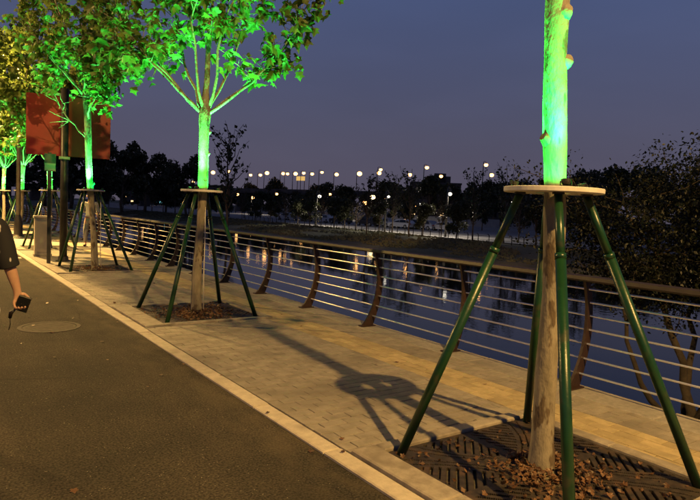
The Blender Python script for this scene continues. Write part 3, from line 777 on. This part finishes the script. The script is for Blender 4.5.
# elevated highway
HA, HB = pol(22.0, 251), pol(47.9, 182)
hd = (HB-HA).normalized(); hn = Vector((hd.y, -hd.x, 0))
hw = empty('elevated_highway', (0, 0, 0), 0, 'long elevated highway crossing behind the trees across the river', 'highway')
h0, h1 = HA-hd*260, HB+hd*260; ang = math.atan2(hd.y, hd.x); hl = (h1-h0).length
def hbox(name, x0, x1, y0, y1, z0, z1, m):
    mb = MB(); mb.box(x0, x1, y0, y1, z0, z1, Matrix.Rotation(ang, 3, 'Z'), tuple(h0)); return mb.build(name, m, hw)
hbox('deck', 0, hl, -6, 6, 5.9, 6.9, M['far_concrete'])
hbox('parapet', 0, hl, -6.3, -6.003, 6.3, 7.6, M['far_concrete']); hbox('parapet', 0, hl, 6.003, 6.3, 6.3, 7.6, M['far_concrete'])
k = 10
while k < hl: hbox('pier', k-1, k+1, -2.5, 2.5, -1.2, 5.895, M['far_concrete']); k += 30
NUM = lambda k: {1: '1st', 2: '2nd', 3: '3rd', 21: '21st', 22: '22nd', 23: '23rd', 31: '31st', 32: '32nd', 33: '33rd'}.get(k, f'{k}th')
def far_lamp(p, base_z, top_z, label, group, glow='lamp_glow', r=.8, arm=1.6, watts=0):
    t = empty('road_lamp', (p.x, p.y, base_z), 0, label, 'street lamp', group); H = top_z-base_z
    b = MB(); b.tube([(0, 0, 0), (0, 0, H-.5), (0, 0, H+.6)], [.14, .10, .07], 8)
    b.tube([(0, 0, H+.55), (-arm*.5*hn.x, -arm*.5*hn.y, H+.8), (-arm*hn.x, -arm*hn.y, H+.55)], .06, 6); b.build('post', M['grey_steel'], t)
    c = (-arm*hn.x, -arm*hn.y, H)
    b = MB(); b.lathe([(.05, .55), (r*.5, .50), (r*.7, .30)], 10, c); b.build('shade', M['grey_steel'], t)
    b = MB(); b.ball(c, r, 12, 8, .85); b.build('globe', M[glow], t)
    if watts:
        L = bpy.data.lights.new('lamp_light', 'SPOT'); L.energy = watts; L.color = (1, .86, .66); L.spot_size = R(165); L.spot_blend = .3; L.shadow_soft_size = .5
        o = bpy.data.objects.new('lamp_light', L); o.location = (c[0], c[1], H-r-.1); link(o, t)
rg_l = random.Random(2)
G1, G2 = 'lamps on the elevated highway', 'tall lamps in front of the elevated highway'
bear = lambda px: 35.42+math.degrees(math.atan((px-350)/606))
def on_line(A, d, brg):               # where a bearing meets the line A + t d
    s, c = math.sin(R(brg)), math.cos(R(brg)); det = s*(-d.y)+c*d.x
    t = (A.x*c-A.y*s)/(-(d.x*c-d.y*s)); return A+d*t
for k, brg in enumerate((22.2, 25.6, 27.1, 28.6, 29.75, 31.3, 33.6, 35.75, 37.6, 40.5, 43.4, 48.0)):
    p = on_line(HA, hd, brg); d = p.length
    far_lamp(p, 6.9, 13.4+rg_l.uniform(-.5, .5), f'warm lamp of the lower row on the highway, {NUM(k+1)} from left', G1, 'lamp_glow', rg_l.uniform(.55, .85))
NA, ND = pol(32.1, 202), (pol(47.4, 146)-pol(32.1, 202)).normalized()
for k, brg in enumerate((23.6, 26.5, 29.0, 30.5, 32.2, 37.7, 42.0, 47.4)):
    p = on_line(NA, ND, brg) if brg > 25 else pol(brg, 226)
    far_lamp(p, GZ, 13.4, f'warm lamp of the higher row before the highway, {NUM(k+1)} from left', G2, 'lamp_glow', rg_l.uniform(.45, .66))
for k, (brg, d, z) in enumerate(((16.3, 330, 10.5), (16.9, 340, 12), (17.4, 335, 11.5), (18.0, 345, 11), (18.6, 330, 12.5), (19.4, 330, 11), (20.1, 320, 9), (20.6, 320, 12), (21.3, 300, 10))):
    p = pol(brg, d); far_lamp(p, GZ, z, f'small orange lamp far up the river, {NUM(k+1)} from left', 'distant lamps up the river', 'lamp_glow', .62, 1)
# lamps of the far road
for brg, d, h, gl, w, r, lab in ((44.3, 67, 3.7, 'lamp_white', 1500, .22, 'white street lamp standing behind the parked cars across the river'),
                        (32.1, 86, 3.2, 'lamp_white', 1500, .26, 'low white street lamp among the far trees, left of centre'),
                        (37.2, 140, 4.6, 'glass_lamp', 3200, .62, 'bright yellowish lamp among the far trees at centre'),
                        (36.5, 160, 3.4, 'lamp_glow', 0, .6, 'low orange lamp left of the bright yellowish lamp'),
                        (30.6, 165, 3.5, 'lamp_glow', 2500, .5, 'low orange lamp under the highway, left of centre'),
                        (26.0, 170, 3.6, 'lamp_glow', 1500, .5, 'low orange lamp half hidden by the slender tree'),
                        (28.2, 185, 5.2, 'lamp_glow', 0, .45, 'orange lamp among the trees below the highway sign, left'),
                        (33.2, 175, 5.6, 'lamp_glow', 0, .4, 'orange lamp among the trees right of the highway sign'),
                        (34.6, 190, 3.9, 'lamp_glow', 0, .5, 'faint orange lamp low among the centre trees'),
                        (38.4, 180, 5.0, 'lamp_glow', 0, .45, 'orange lamp just right of the bright yellowish lamp'),
                        (41.2, 170, 3.2, 'lamp_glow', 0, .45, 'low orange lamp under the bright building'),
                        (24.6, 190, 4.6, 'lamp_glow', 0, .45, 'low orange lamp right of the slender tree'),
                        (38.6, 74, 3.3, 'lamp_white', 1300, .18, 'small white lamp on the bank edge near the dark van'),
                        (57.6, 150, 4.0, 'lamp_white', 0, .35, 'tiny white lamp seen right of the nearest tree'),
                        (56.4, 150, 4.2, 'lamp_white', 0, .30, 'tiny white lamp close to the nearest trunk')):
    far_lamp(pol(brg, d), GZ, h, lab, 'lamps of the far road', gl, r, .6, w)
sg = empty('highway_sign', tuple(on_line(HA, hd, 30.5)), math.atan2(hn.y, hn.x)+math.pi/2, 'lit yellow sign above the elevated highway', 'sign')
b = MB(); b.box(-1.9, 1.9, -.1, .1, 11.0, 12.5); b.build('panel', M['sign_lit'], sg)
for x in (-1.6, 1.6):
    b = MB(); b.tube([(x, .25, 6.9), (x, .25, 12.9)], .12, 6); b.build('post', M['grey_steel'], sg)

# buildings
def building(name, brg, d, w, dep, top, label, rows, cols, lit, seed, wins=('win_warm', 'win_white'), steps=()):
    rg = random.Random(seed); p = pol(brg, d, GZ); t = empty(name, tuple(p), R(-brg), label, 'building'); H = top-GZ
    b = MB(); b.box(-w/2, w/2, 0, dep, 0, H); b.build('wall', M['build'], t)
    rf = MB(); rf.box(-w/2-.3, w/2+.3, -.3, dep+.3, H+.003, H+.6)
    for x0, x1, hh in steps: rf.box(x0, x1, 2, dep-2, H+.6, H+hh)
    rf.build('roof', M['build'], t)
    for r_ in range(rows):
        for c_ in range(cols):
            x = -w/2+w*(c_+.5)/cols; z = H*(r_+.55)/rows
            on = rg.random() < lit; ww = w/cols*.20; hh = H/rows*.16
            f = MB(); f.box(x-ww-.15, x+ww+.15, -.10, -.003, z-hh-.15, z+hh+.15); f = f.build('window', M['build'], t)
            g = MB(); g.box(x-ww, x+ww, -.14, -.104, z-hh, z+hh); g.build('pane', M[rg.choice(wins)] if on else M['car_glass'], f)
    return t
bA = building('far_building', 43.2, 262, 21, 14, 14.0, 'dark building with a bright white sign and lit windows across the river', 4, 7, .28, 3, steps=((-4, 6, 3.4), (-1, 4, 4.6)))
b = MB(); b.box(-7.5, -2.6, -.5, -.2, 11.2, 13.4); b.build('bright_sign', M['win_white'], bA)
building('far_building', 57.0, 240, 16, 12, 15.5, 'dark building just right of the nearest trunk with a few lights', 4, 6, .22, 8)
building('far_building', 18.6, 420, 32, 14, 11.5, 'distant building with cyan lit windows far up the river', 4, 10, .55, 6, ('win_cyan', 'win_cyan', 'win_warm'))
building('far_building', 22.5, 380, 24, 14, 12, 'distant building with warm windows behind the slender tree', 4, 8, .4, 16)
building('far_building', 49.4, 230, 14, 10, 9.5, 'low reddish building behind the bare trees right of centre', 2, 5, .2, 19)
building('far_building', 16.0, 430, 18, 12, 14, 'small distant block behind the left hand trees', 5, 5, .4, 26)

# trees across the river: a few crown shapes shared by many trees
def far_tree_meshes(seed, H, Wd, n, size, kind):
    rg = random.Random(seed); tr = MB(); lv = MB(); sites = []
    if kind == 'bushy':
        tr.tube(wig((0, 0, 0), (rg.gauss(0, .02)*H, 0, H*.55), 5, .012, rg), [H*.022, H*.019, H*.016, H*.014, H*.011, H*.008], 7)
        lobes = []
        for k in range(15):
            a = rg.uniform(0, 6.28); r_ = Wd*rg.uniform(.15, .85); z = H*rg.uniform(.30, .86); r_ *= 1-.55*max(0, (z/H-.5)/.5)
            c = Vector((r_*math.cos(a), r_*math.sin(a), z)); lobes.append((c, Wd*rg.uniform(.22, .42)))
            tr.tube(wig((0, 0, H*rg.uniform(.2, .4)), c, 3, .04, rg), [H*.009, H*.007, H*.005, H*.003], 5)
        for _ in range(n):
            c, r_ = rg.choice(lobes); v = Vector((rg.gauss(0, 1), rg.gauss(0, 1), rg.gauss(0, .8))).normalized()*r_*rg.random()**.35; sites.append(c+v)
    else:          # sparse upright young tree: many rising shoots with scattered leaves
        tr.tube(wig((0, 0, 0), (rg.gauss(0, .03)*H, 0, H*.93), 7, .01, rg), [H*.012*(1-.11*k) for k in range(8)], 6)
        for k in range(26):
            z0 = H*rg.uniform(.18, .75); a = rg.uniform(0, 6.28); ln = Wd*rg.uniform(.5, 1.1)*(1-.5*(z0/H))
            e_ = Vector((ln*math.cos(a), ln*math.sin(a), min(H*.99, z0+ln*rg.uniform(1.0, 2.2))))
            pth = wig((0, 0, z0), e_, 4, .05, rg); tr.tube(pth, [H*.005, H*.004, H*.003, H*.0022, H*.0014], 5)
            for _ in range(int(n/26)):
                u = rg.random()**.7; p = Vector((0, 0, z0)).lerp(e_, u); sites.append(p+Vector((rg.gauss(0, .06), rg.gauss(0, .06), rg.gauss(0, .05)))*Wd)
    for p in sites:
        s = size*rg.uniform(.5, 1.4); m_ = Matrix.Rotation(rg.uniform(0, 6.28), 3, 'Z') @ Matrix.Rotation(rg.uniform(-1.4, 1.4), 3, 'X') @ Matrix.Rotation(rg.uniform(-1, 1), 3, 'Y')
        lv.add([m_ @ (Vector((v.x*1.25, v.y-.4, v.z))*s)+p for v in SV], SF)
    a = tr.mesh('trunk', M['dark_bark'])
    c = bpy.data.meshes.new('crown'); c.from_pydata(lv.v, [], lv.f); c.materials.append(M['far_leaf2' if kind == 'dry' else 'far_leaf']); return a, c
BUSH = [far_tree_meshes(s, 8, 3.2, 2600, .42, 'bushy') for s in (1, 2, 3, 4)]
BIG = [far_tree_meshes(s, 15, 5.2, 4200, .62, 'bushy') for s in (7, 8, 9)]
SPARSE = [far_tree_meshes(s, 7.5, 1.9, 420, .24, 'sparse') for s in (11, 12, 13)]
DRY = [far_tree_meshes(s, 6.5, 1.8, 520, .22, 'dry') for s in (15, 16)]
def far_tree(ms, p, rz, sc, label, group, name='tree'):
    t = empty(name, (p.x, p.y, p.z), rz, label, 'tree', group); t.scale = sc if hasattr(sc, '__len__') else (sc, sc, sc)
    inst('trunk', ms[0], t); inst('crown', ms[1], t); return t
rg = random.Random(8)
spots = []; y = 50.0
while y < 300: spots.append(Vector((107+rg.uniform(-3, 4), y, GZ))); y += rg.uniform(4.6, 7.2)
spots.sort(key=lambda p: math.atan2(p.x, p.y))
for k, p in enumerate(spots):
    far_tree(BUSH[k % 4], p, rg.uniform(0, 6), rg.uniform(.95, 1.65), f'dark bushy tree beyond the far road, {NUM(k+1)} from left', 'bushy trees beyond the far road')
# second, lower hedge-like row nearer to the road, broken
for k, (brg, d, s) in enumerate(((24.0, 122, .66), (25.4, 118, .6), (26.9, 124, .72), (28.6, 112, .6), (30.2, 118, .68), (33.4, 116, .66), (35.0, 122, .6), (39.2, 118, .7), (40.6, 124, .62), (46.2, 106, .7), (47.6, 103, .62), (49.2, 106, .72), (51.0, 98, .66), (53.0, 92, .7), (54.6, 90, .62), (56.4, 88, .7))):
    far_tree(BUSH[(k*3+1) % 4], pol(brg, d, GZ), k*1.7, s, f'low dark tree close behind the far road, {NUM(k+1)} from left', 'low trees behind the far road')
# big trees on the left, far up the bank
for k, (brg, d, s, lab) in enumerate(((12.6, 118, .92, 'large dark tree right next to the red sign across the river'), (14.7, 128, 1.0, 'large rounded dark tree right of the red sign'),
                                      (16.6, 140, 1.08, 'tallest dark tree of the clump left of the second trunk'), (18.4, 150, .86, 'dark tree between the clump and the second trunk'),
                                      (20.2, 118, .82, 'dark tree directly behind the second trunk across the river'), (10.6, 150, 1.25, 'large dark tree behind the red sign pole'), (8.6, 170, 1.35, 'large dark tree behind the utility box'),
                                      (6.6, 200, 1.5, 'large dark tree behind the far left trunks'), (5.0, 170, 1.35, 'dark tree at the end of the promenade, far left'))):
    far_tree(BIG[k % 3], pol(brg, d, GZ), k*2.1, s, lab, 'large dark trees up the river')
for k in range(7):
    far_tree(BIG[k % 3], Vector((-14+k*3.2, 88+(k % 3)*7, -.05)), k*1.1, .72+.06*(k % 3), f'dark tree closing the view at the road end, {NUM(k+1)} from left', 'trees at the end of the road')
# slender and bare trees of the far bank
for k, (ms, brg, d, s, lab) in enumerate((
        (SPARSE[0], 23.9, 62, 1.5, 'slender sparse tree right of the second trunk, small leaves against the sky'),
        (DRY[0], 36.9, 66, 1.04, 'sparse tall tree standing on the far bank near the centre'),
        (SPARSE[1], 39.3, 70, .98, 'sparse tall tree on the far bank right of the centre one'),
        (SPARSE[2], 40.9, 64, 1.02, 'wispy tree on the far bank left of the bright building'),
        (SPARSE[1], 46.8, 62, .98, 'bare wispy tree just left of the nearest ring board'),
        (SPARSE[0], 49.6, 60, 1.06, 'tall bare tree with small leaves beside the nearest ring board'),
        (DRY[1], 50.9, 61, .92, 'bare twiggy tree partly behind the nearest ring board'),
        (SPARSE[2], 56.2, 58, 1.0, 'bare tree immediately right of the nearest lit trunk'))):
    far_tree(ms, pol(brg, d, -1.06), k*1.3, s, lab, 'sparse trees of the far bank')
for k, brg in enumerate((25.2, 26.4, 27.8, 29.2, 30.4, 31.5, 32.6, 33.8, 34.8, 35.9, 38.1, 42.2, 43.9, 45.3, 52.4, 54.3)):
    x = 44.2+rg.uniform(-.4, .6); d = x/math.sin(R(brg))
    far_tree((BUSH[k % 4] if k % 3 else DRY[k % 2]), pol(brg, d, -1.06), k*.9, rg.uniform(.44, .58) if k % 3 else rg.uniform(.62, .8), f'young thin trunked tree along the far bank, {NUM(k+1)} from left', 'young trees along the far bank')

for k, brg in enumerate((7.2, 9.0, 10.8, 12.4, 13.6, 14.8, 16.0, 17.2, 18.2, 19.2, 20.4, 21.4, 22.4, 23.4)):
    x = 45+rg.uniform(-.6, 3.5); d = x/math.sin(R(brg))
    far_tree(BUSH[(k*5) % 4], pol(brg, d, -1.06), k*1.9, rg.uniform(.55, .85)*(1 if brg > 14 else 1.35), f'bushy tree on the upstream far bank, {NUM(k+1)} from left', 'bushy trees of the upstream bank')
# low fence along the far road
fe = empty('bank_fence', (43.7, 0, -1.06), 0, 'low dark fence with arched posts along the far bank', 'fence')
fp = MB(); fp.tube([(0, 0, 0), (0, 0, .7), (-.12, 0, .85), (-.28, 0, .83)], [.04, .04, .035, .025], 6); fpm = fp.mesh('post', M['dark_steel'])
y = 16.0
while y < 92: inst('post', fpm, fe, (0, y, 0)); y += 1.35
for z in (.35, .66):
    b = MB(); b.tube([(0, 16, z), (0, 92, z)], .018, 5); b.build('rail', M['dark_steel'], fe)
# pale low wall behind the road
wl = MB(); wl.box(100, 100.5, 20, 260, -1.1, .75)
tag(wl.build('far_wall', M['pale_road']), 'low pale wall running behind the parked cars', 'wall')

# parked cars
def car_proto(paint, van=False):
    t = bpy.data.objects.new('parked_car', None); col.objects.link(t)
    h = 1.75 if van else 1.45
    side = [(-2.2, .28), (2.15, .28), (2.2, .62), (2.05, .80), (1.15, .92), (.45, h-.04), (-.35, h), (-1.35, h-.08 if not van else h), (-1.95, .98 if not van else h-.15), (-2.22, .86)]
    b = MB(); b.prism([(x, z) for x, z in side], 'x', -.86, .86)
    b.v = [(v[1], v[0]*(.84 if v[2] > .95 else 1), v[2]) for v in b.v]; bd = b.build('body', paint, t)
    # windows, each side and ends
    for s in (-1, 1):
        for x0, x1, x2, x3 in ((-.15, .98, .40, -.15), (-1.55, -.22, -.22, -1.25)):
            b = MB(); y0 = s*.862; y1 = s*.735
            b.add([(x0, s*.868, .93), (x1, s*.868, .93), (x2, s*.735, h-.12), (x3, s*.735, h-.12)], [(0, 1, 2, 3)]); b.build('window', M['car_glass'], t)
        for x in (-1.38, 1.36):
            w = MB(); w.prism([(x+.32*math.cos(a*math.pi/8), .32+.32*math.sin(a*math.pi/8)) for a in range(16)], 'y', s*.66, s*.88); w = w.build('wheel', M['rubber'], t)
            r_ = MB(); r_.prism([(x+.18*math.cos(a*math.pi/8), .32+.18*math.sin(a*math.pi/8)) for a in range(16)], 'y', s*.882, s*.90); r_.build('rim', M['car_silver'], w)
        b = MB(); b.box(2.13, 2.2, s*.55-.16, s*.55+.16, .62, .74); b.build('headlight', M['white_plastic'], t)
        b = MB(); b.box(-2.24, -2.17, s*.6-.14, s*.6+.14, .70, .84); b.build('tail_light', M['red'], t)
    b = MB(); b.add([(1.17, -.70, .95), (1.17, .70, .95), (.52, .62, h-.10), (.52, -.62, h-.10)], [(0, 1, 2, 3)]); b.build('windscreen', M['car_glass'], t)
    return t
protos = {'white': car_proto(M['car_white']), 'silver': car_proto(M['car_silver']), 'dark': car_proto(M['car_dark']), 'van': car_proto(M['car_dark'], True)}
used = set()
for kind, brg, d, rz, lab in (('white', 40.2, 92, 98, 'white car parked at the left of the group before the bright building'), ('dark', 41.3, 93, 95, 'dark car parked between two pale cars across the river'),
                              ('silver', 42.4, 90, 92, 'silver car parked near the middle of the group below the bright building'), ('white', 44.2, 88, 96, 'white car parked by the white street lamp across the river'),
                              ('van', 37.0, 98, 94, 'dark van parked under the sparse tree at centre'), ('silver', 38.6, 96, 92, 'silver car parked right of the dark van'),
                              ('white', 29.4, 116, 95, 'white car among the trunks left of centre'), ('silver', 30.9, 113, 97, 'silver car second from left among the far trunks'),
                              ('white', 33.0, 108, 92, 'white car below the low white street lamp'), ('dark', 34.4, 104, 94, 'dark car third of the group left of the van')):
    o = protos[kind] if kind not in used else copy_tree(protos[kind]); used.add(kind)
    o.location = pol(brg, d, -.98); o.rotation_euler = (0, 0, R(rz)); tag(o, lab, 'car', 'cars parked across the river')

# ------------------------------------------------------------------ tree on the near bank at right
nb = MB(); pts_ = [(5.0, -1.2), (6.2, -1.55), (8.0, -1.75), (9.6, -1.98), (11, -2.3)]
ysn = [-40, -12, -4, 0, 2.5, 4.2, 5.4, 6.2]
vv = []
for j, yv in enumerate(ysn):
    f = 1 if yv < 4 else max(0, (6.2-yv)/2.2)
    for x, z in pts_: vv.append((5.0+(x-5.0)*(.3+.7*f)+noise.noise((yv*.4, x, 2))*.15, yv, z-(1-f)*.9))
nb.add(vv, [(j*5+i, j*5+i+1, (j+1)*5+i+1, (j+1)*5+i) for j in range(len(ysn)-1) for i in range(4)], True)
tag(nb.build('near_bank', M['bank']), kind='structure')
rg = random.Random(61)
bt = empty('bank_tree', (8.2, 3.75, -1.8), 0, 'large dark leafy tree on the near bank behind the railing at right', 'tree')
tr = MB(); sites = []
stems = [((0, 0, 0), (.02, -.05, .9), (-.18, .30, 2.2), (-.5, .8, 3.6)), ((.02, -.02, .5), (.15, -.25, 1.4), (.2, -.45, 2.5), (.25, -.9, 3.7)), ((0, 0, .35), (-.35, .45, 1.2), (-.45, .75, 2.3), (-.55, 1.5, 3.6)),
         ((.05, 0, .6), (.5, .2, 1.8), (.8, .5, 3.0), (.7, .5, 4.1)), ((.0, -.1, .8), (.3, -.9, 1.8), (.45, -1.5, 2.8))]
for st in stems:
    path = []
    for a, b in zip(st[:-1], st[1:]): path += wig(a, b, 4, .035, rg)[:-1]
    path.append(Vector(st[-1])); n = len(path); r1 = .085 if st is stems[0] else .05
    tr.tube(path, [max(.008, r1*(1-.85*k/(n-1))) for k in range(n)], 9, True, .08, rg)
    for k in range(4, n):
        for _ in range(9):
            d = Vector((rg.gauss(0, 1), rg.gauss(0, 1), rg.gauss(.2, .6))).normalized(); ln = rg.uniform(.35, 1.05); e_ = path[k]+d*ln
            if e_.z < 2.35 or path[k].z < 1.8 or e_.z > 4.6+.25*math.sin(e_.x*5+e_.y*4): continue
            tr.tube(wig(path[k], e_, 3, .06, rg), [.010, .008, .006, .003], 5)
            for _ in range(120): sites.append(path[k].lerp(e_, rg.uniform(.2, 1.1))+Vector((rg.gauss(0, .10), rg.gauss(0, .10), rg.gauss(0, .09))))
tr.build('trunk', M['bank_bark'], bt)
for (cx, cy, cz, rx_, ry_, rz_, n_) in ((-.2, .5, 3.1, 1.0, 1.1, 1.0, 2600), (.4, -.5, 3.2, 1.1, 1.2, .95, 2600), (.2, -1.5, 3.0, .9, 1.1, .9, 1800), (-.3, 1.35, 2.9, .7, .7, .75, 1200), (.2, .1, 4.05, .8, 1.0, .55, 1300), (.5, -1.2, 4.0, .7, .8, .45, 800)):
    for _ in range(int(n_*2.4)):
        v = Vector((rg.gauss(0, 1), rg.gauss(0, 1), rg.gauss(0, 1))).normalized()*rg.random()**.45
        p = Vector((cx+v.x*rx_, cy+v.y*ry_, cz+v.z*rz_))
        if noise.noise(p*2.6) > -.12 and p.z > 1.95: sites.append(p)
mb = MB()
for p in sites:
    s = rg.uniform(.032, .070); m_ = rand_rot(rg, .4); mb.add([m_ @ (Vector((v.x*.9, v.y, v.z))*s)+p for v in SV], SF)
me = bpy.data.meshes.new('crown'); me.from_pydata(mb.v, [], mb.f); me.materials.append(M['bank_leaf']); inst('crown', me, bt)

# ------------------------------------------------------------------ people
def skin_mesh(name, nodes, edges, m, parent, sub=2):
    me = bpy.data.meshes.new(name); me.from_pydata([n_[0] for n_ in nodes], edges, [])
    o = bpy.data.objects.new(name, me); col.objects.link(o)
    md = o.modifiers.new('skin', 'SKIN'); md.use_smooth_shade = True; md.branch_smoothing = .6
    for v, n_ in zip(me.skin_vertices[0].data, nodes):
        r_ = n_[1]; v.radius = r_ if hasattr(r_, '__len__') else (r_, r_)
    me.skin_vertices[0].data[0].use_root = True
    s = o.modifiers.new('sub', 'SUBSURF'); s.levels = sub; s.render_levels = sub
    dg = bpy.context.evaluated_depsgraph_get(); nm = bpy.data.meshes.new_from_object(o.evaluated_get(dg))
    nm.materials.clear(); nm.materials.append(m)
    for p in nm.polygons: p.use_smooth = True
    bpy.data.objects.remove(o); nm.name = name
    return inst(name, nm, parent)
def person(loc, rz, label, arm_r, top_m, leg_m, fingers=True, sleeve=.5, H=1.0):
    """standing figure facing +Y of its own frame; arm_r: shoulder, elbow, wrist, knuckle of its right (+X) arm"""
    t = empty('person', loc, rz, label, 'person')
    N = []; E_ = []
    def nd(c, r_, p=None):
        N.append((tuple(c), r_)); i = len(N)-1
        if p is not None: E_.append((p, i))
        return i
    pel = nd((0, 0, .93), (.135, .10)); ab = nd((0, 0, 1.08), (.115, .09), pel); ch = nd((0, .0, 1.27), (.135, .095), ab); nk = nd((0, 0, 1.435), .052, ch)
    n2 = nd((0, .01, 1.49), .048, nk); h1 = nd((0, .02, 1.56), (.068, .082), n2); h2 = nd((0, .01, 1.64), (.074, .09), h1); nd((0, 0, 1.71), (.045, .055), h2)
    for s in (-1, 1):
        hip = nd((s*.09, 0, .86), .085, pel); kn = nd((s*.10, .02+.10*s, .49), .055, hip); cf = nd((s*.10, -.02+.10*s, .30), .05, kn); an = nd((s*.10, -.03+.12*s, .09), .036, cf); nd((s*.11, .13+.12*s, .035), .034, an)
    arms = [arm_r, [(-.19, 0, 1.40), (-.24, -.06, 1.13), (-.25, .05, .90), (-.25, .09, .82)]]
    for q, A in enumerate(arms):
        s = 1 if q == 0 else -1
        sh = nd(A[0], .052, ch); el = nd(A[1], .040, sh); m_ = nd(Vector(A[1]).lerp(Vector(A[2]), .45), .036, el); wr = nd(A[2], (.022, .026), m_)
        k_ = Vector(A[3]); w_ = Vector(A[2]); d = (k_-w_).normalized()
        pa = nd(w_.lerp(k_, .65), (.016, .034), wr)
        if not fingers: nd(k_+d*.05, (.012, .025), pa); continue
        sd = Vector((.85, .35, 0)) if s == 1 else Vector((0, 1, 0)); sd = (sd-d*sd.dot(d)).normalized(); inw = d.cross(sd)*s      # spread along sd, curl along inw
        for f_, (o_, l_) in enumerate(((-.030, .062), (-.010, .075), (.010, .080), (.030, .072))):
            b0 = k_+sd*o_; a1 = nd(b0, .0085, pa); a2 = nd(b0+d*l_*.45+inw*.012, .0078, a1); a3 = nd(b0+d*l_*.52+inw*.038, .0074, a2); nd(b0+d*l_*.28+inw*.056, .0066, a3)
        th = nd(w_.lerp(k_, .35)+sd*.034+inw*.010, .011, pa); t2 = nd(w_.lerp(k_, .8)+sd*.052+inw*.024, .0095, th); nd(w_.lerp(k_, 1.15)+sd*.045+inw*.036, .008, t2)
    skin_mesh('body', N, E_, M['skin'], t)
    # face
    for sx_ in (-1, 1):
        b = MB(); b.ball((sx_*.030, .095, 1.615), .011, 10, 6); b.build('eye', M['white_plastic'], t)
        b = MB(); b.ball((sx_*.078, .005, 1.60), .026, 8, 6, 1.3); b.build('ear', M['skin'], t)
    b = MB(); b.tube([(0, .092, 1.625), (0, .108, 1.595), (0, .120, 1.578)], [.008, .012, .014], 8); b.build('nose', M['skin'], t)
    b = MB(); b.tube([(-.024, .092, 1.548), (0, .100, 1.546), (.024, .092, 1.548)], [.004, .007, .004], 6); b.build('mouth', M['red'], t)
    skin_mesh('hair', [((0, -.03, 1.68), (.082, .085)), ((0, -.05, 1.60), (.078, .05)), ((0, -.06, 1.50), (.06, .035)), ((0, .02, 1.725), (.05, .05))], [(0, 1), (1, 2), (0, 3)], M['hair'], t)
    # clothes
    Ns = [((0, 0, .86), (.165, .125)), ((0, 0, 1.06), (.14, .11)), ((0, 0, 1.27), (.155, .115)), ((0, 0, 1.41), (.085, .065))]; Es = [(0, 1), (1, 2), (2, 3)]
    for A in arms:
        a, b_, c = Vector(A[0]), Vector(A[1]), Vector(A[2]); i0 = len(Ns)
        Ns += [(tuple(a+Vector((0, 0, .005))), .072), (tuple(a.lerp(b_, .55)), .066), (tuple(b_), .064), (tuple(b_.lerp(c, sleeve*.5)), .062), (tuple(b_.lerp(c, sleeve*.5+.02)), .062)]
        Es += [(2, i0), (i0, i0+1), (i0+1, i0+2), (i0+2, i0+3), (i0+3, i0+4)]
    skin_mesh('shirt', Ns, Es, top_m, t)
    Nt = [((0, 0, .95), (.145, .11)), ((0, 0, .88), (.15, .115))]; Et = [(0, 1)]
    for s in (-1, 1):
        i0 = len(Nt); Nt += [((s*.09, 0, .78), .098), ((s*.10, .02+.10*s, .49), .075), ((s*.10, -.03+.12*s, .12), .062)]; Et += [(1, i0), (i0, i0+1), (i0+1, i0+2)]
    skin_mesh('trousers', Nt, Et, leg_m, t)
    for s in (-1, 1):
        skin_mesh('shoe', [((s*.10, -.06+.12*s, .05), (.042, .045)), ((s*.105, .05+.12*s, .04), (.045, .04)), ((s*.11, .15+.12*s, .032), (.04, .03))], [(0, 1), (1, 2)], M['rubber'], t)
    return t
PX, PY = .20, 4.2
person((PX, PY, -.02), 0, 'person at the left edge in a black patterned top holding a phone, mostly cut off',
       [(.19, 0, 1.40), (.225, -.03, 1.19), (.285, -.02, .985), (.292, -.012, .915)], M['blouse'], M['trouser'], True, .55)
ph = empty('phone', (PX+.312, PY-.040, .880), 0, 'dark phone in a case held in the hand at the left edge', 'phone')
ph.rotation_euler = (R(14), R(20), R(-16))
b = MB(); b.cbox(-.036, .036, -.007, .007, -.045, .055, .003); b.build('case', M['black'], ph)
b = MB(); b.box(-.031, .031, -.0095, -.0075, -.039, .049); b.build('screen', M['car_glass'], ph)
b = MB(); b.tube([(-.03, 0, -.05), (-.045, 0, -.075), (-.04, 0, -.11)], [.006, .013, .010], 8); b.tube([(-.04, 0, -.11), (-.025, 0, -.15), (-.022, 0, -.19)], .0025, 6); b.build('strap', M['black'], ph)
pc = empty('round_pouch', (PX+.115, PY-.21, .80), 0, 'small round white pouch at the left picture edge', 'pouch')
b = MB(); b.ball((0, 0, .08), .062, 16, 10, 1); b.v = [(v[0], v[1]*.45, v[2]) for v in b.v]; b.build('body', M['white_plastic'], pc)
b = MB(); b.tube([(0, 0, .135), (-.005, .05, .20), (-.01, .12, .26)], .004, 6); b.build('cord', M['black'], pc)
person((4.45, 20.8, 0), R(160), 'person in light top and grey trousers standing behind the third tree',
       [(.19, 0, 1.40), (.23, -.03, 1.13), (.25, .06, .90), (.25, .09, .82)], M['light_cloth'], M['grey_cloth'], False, .3)
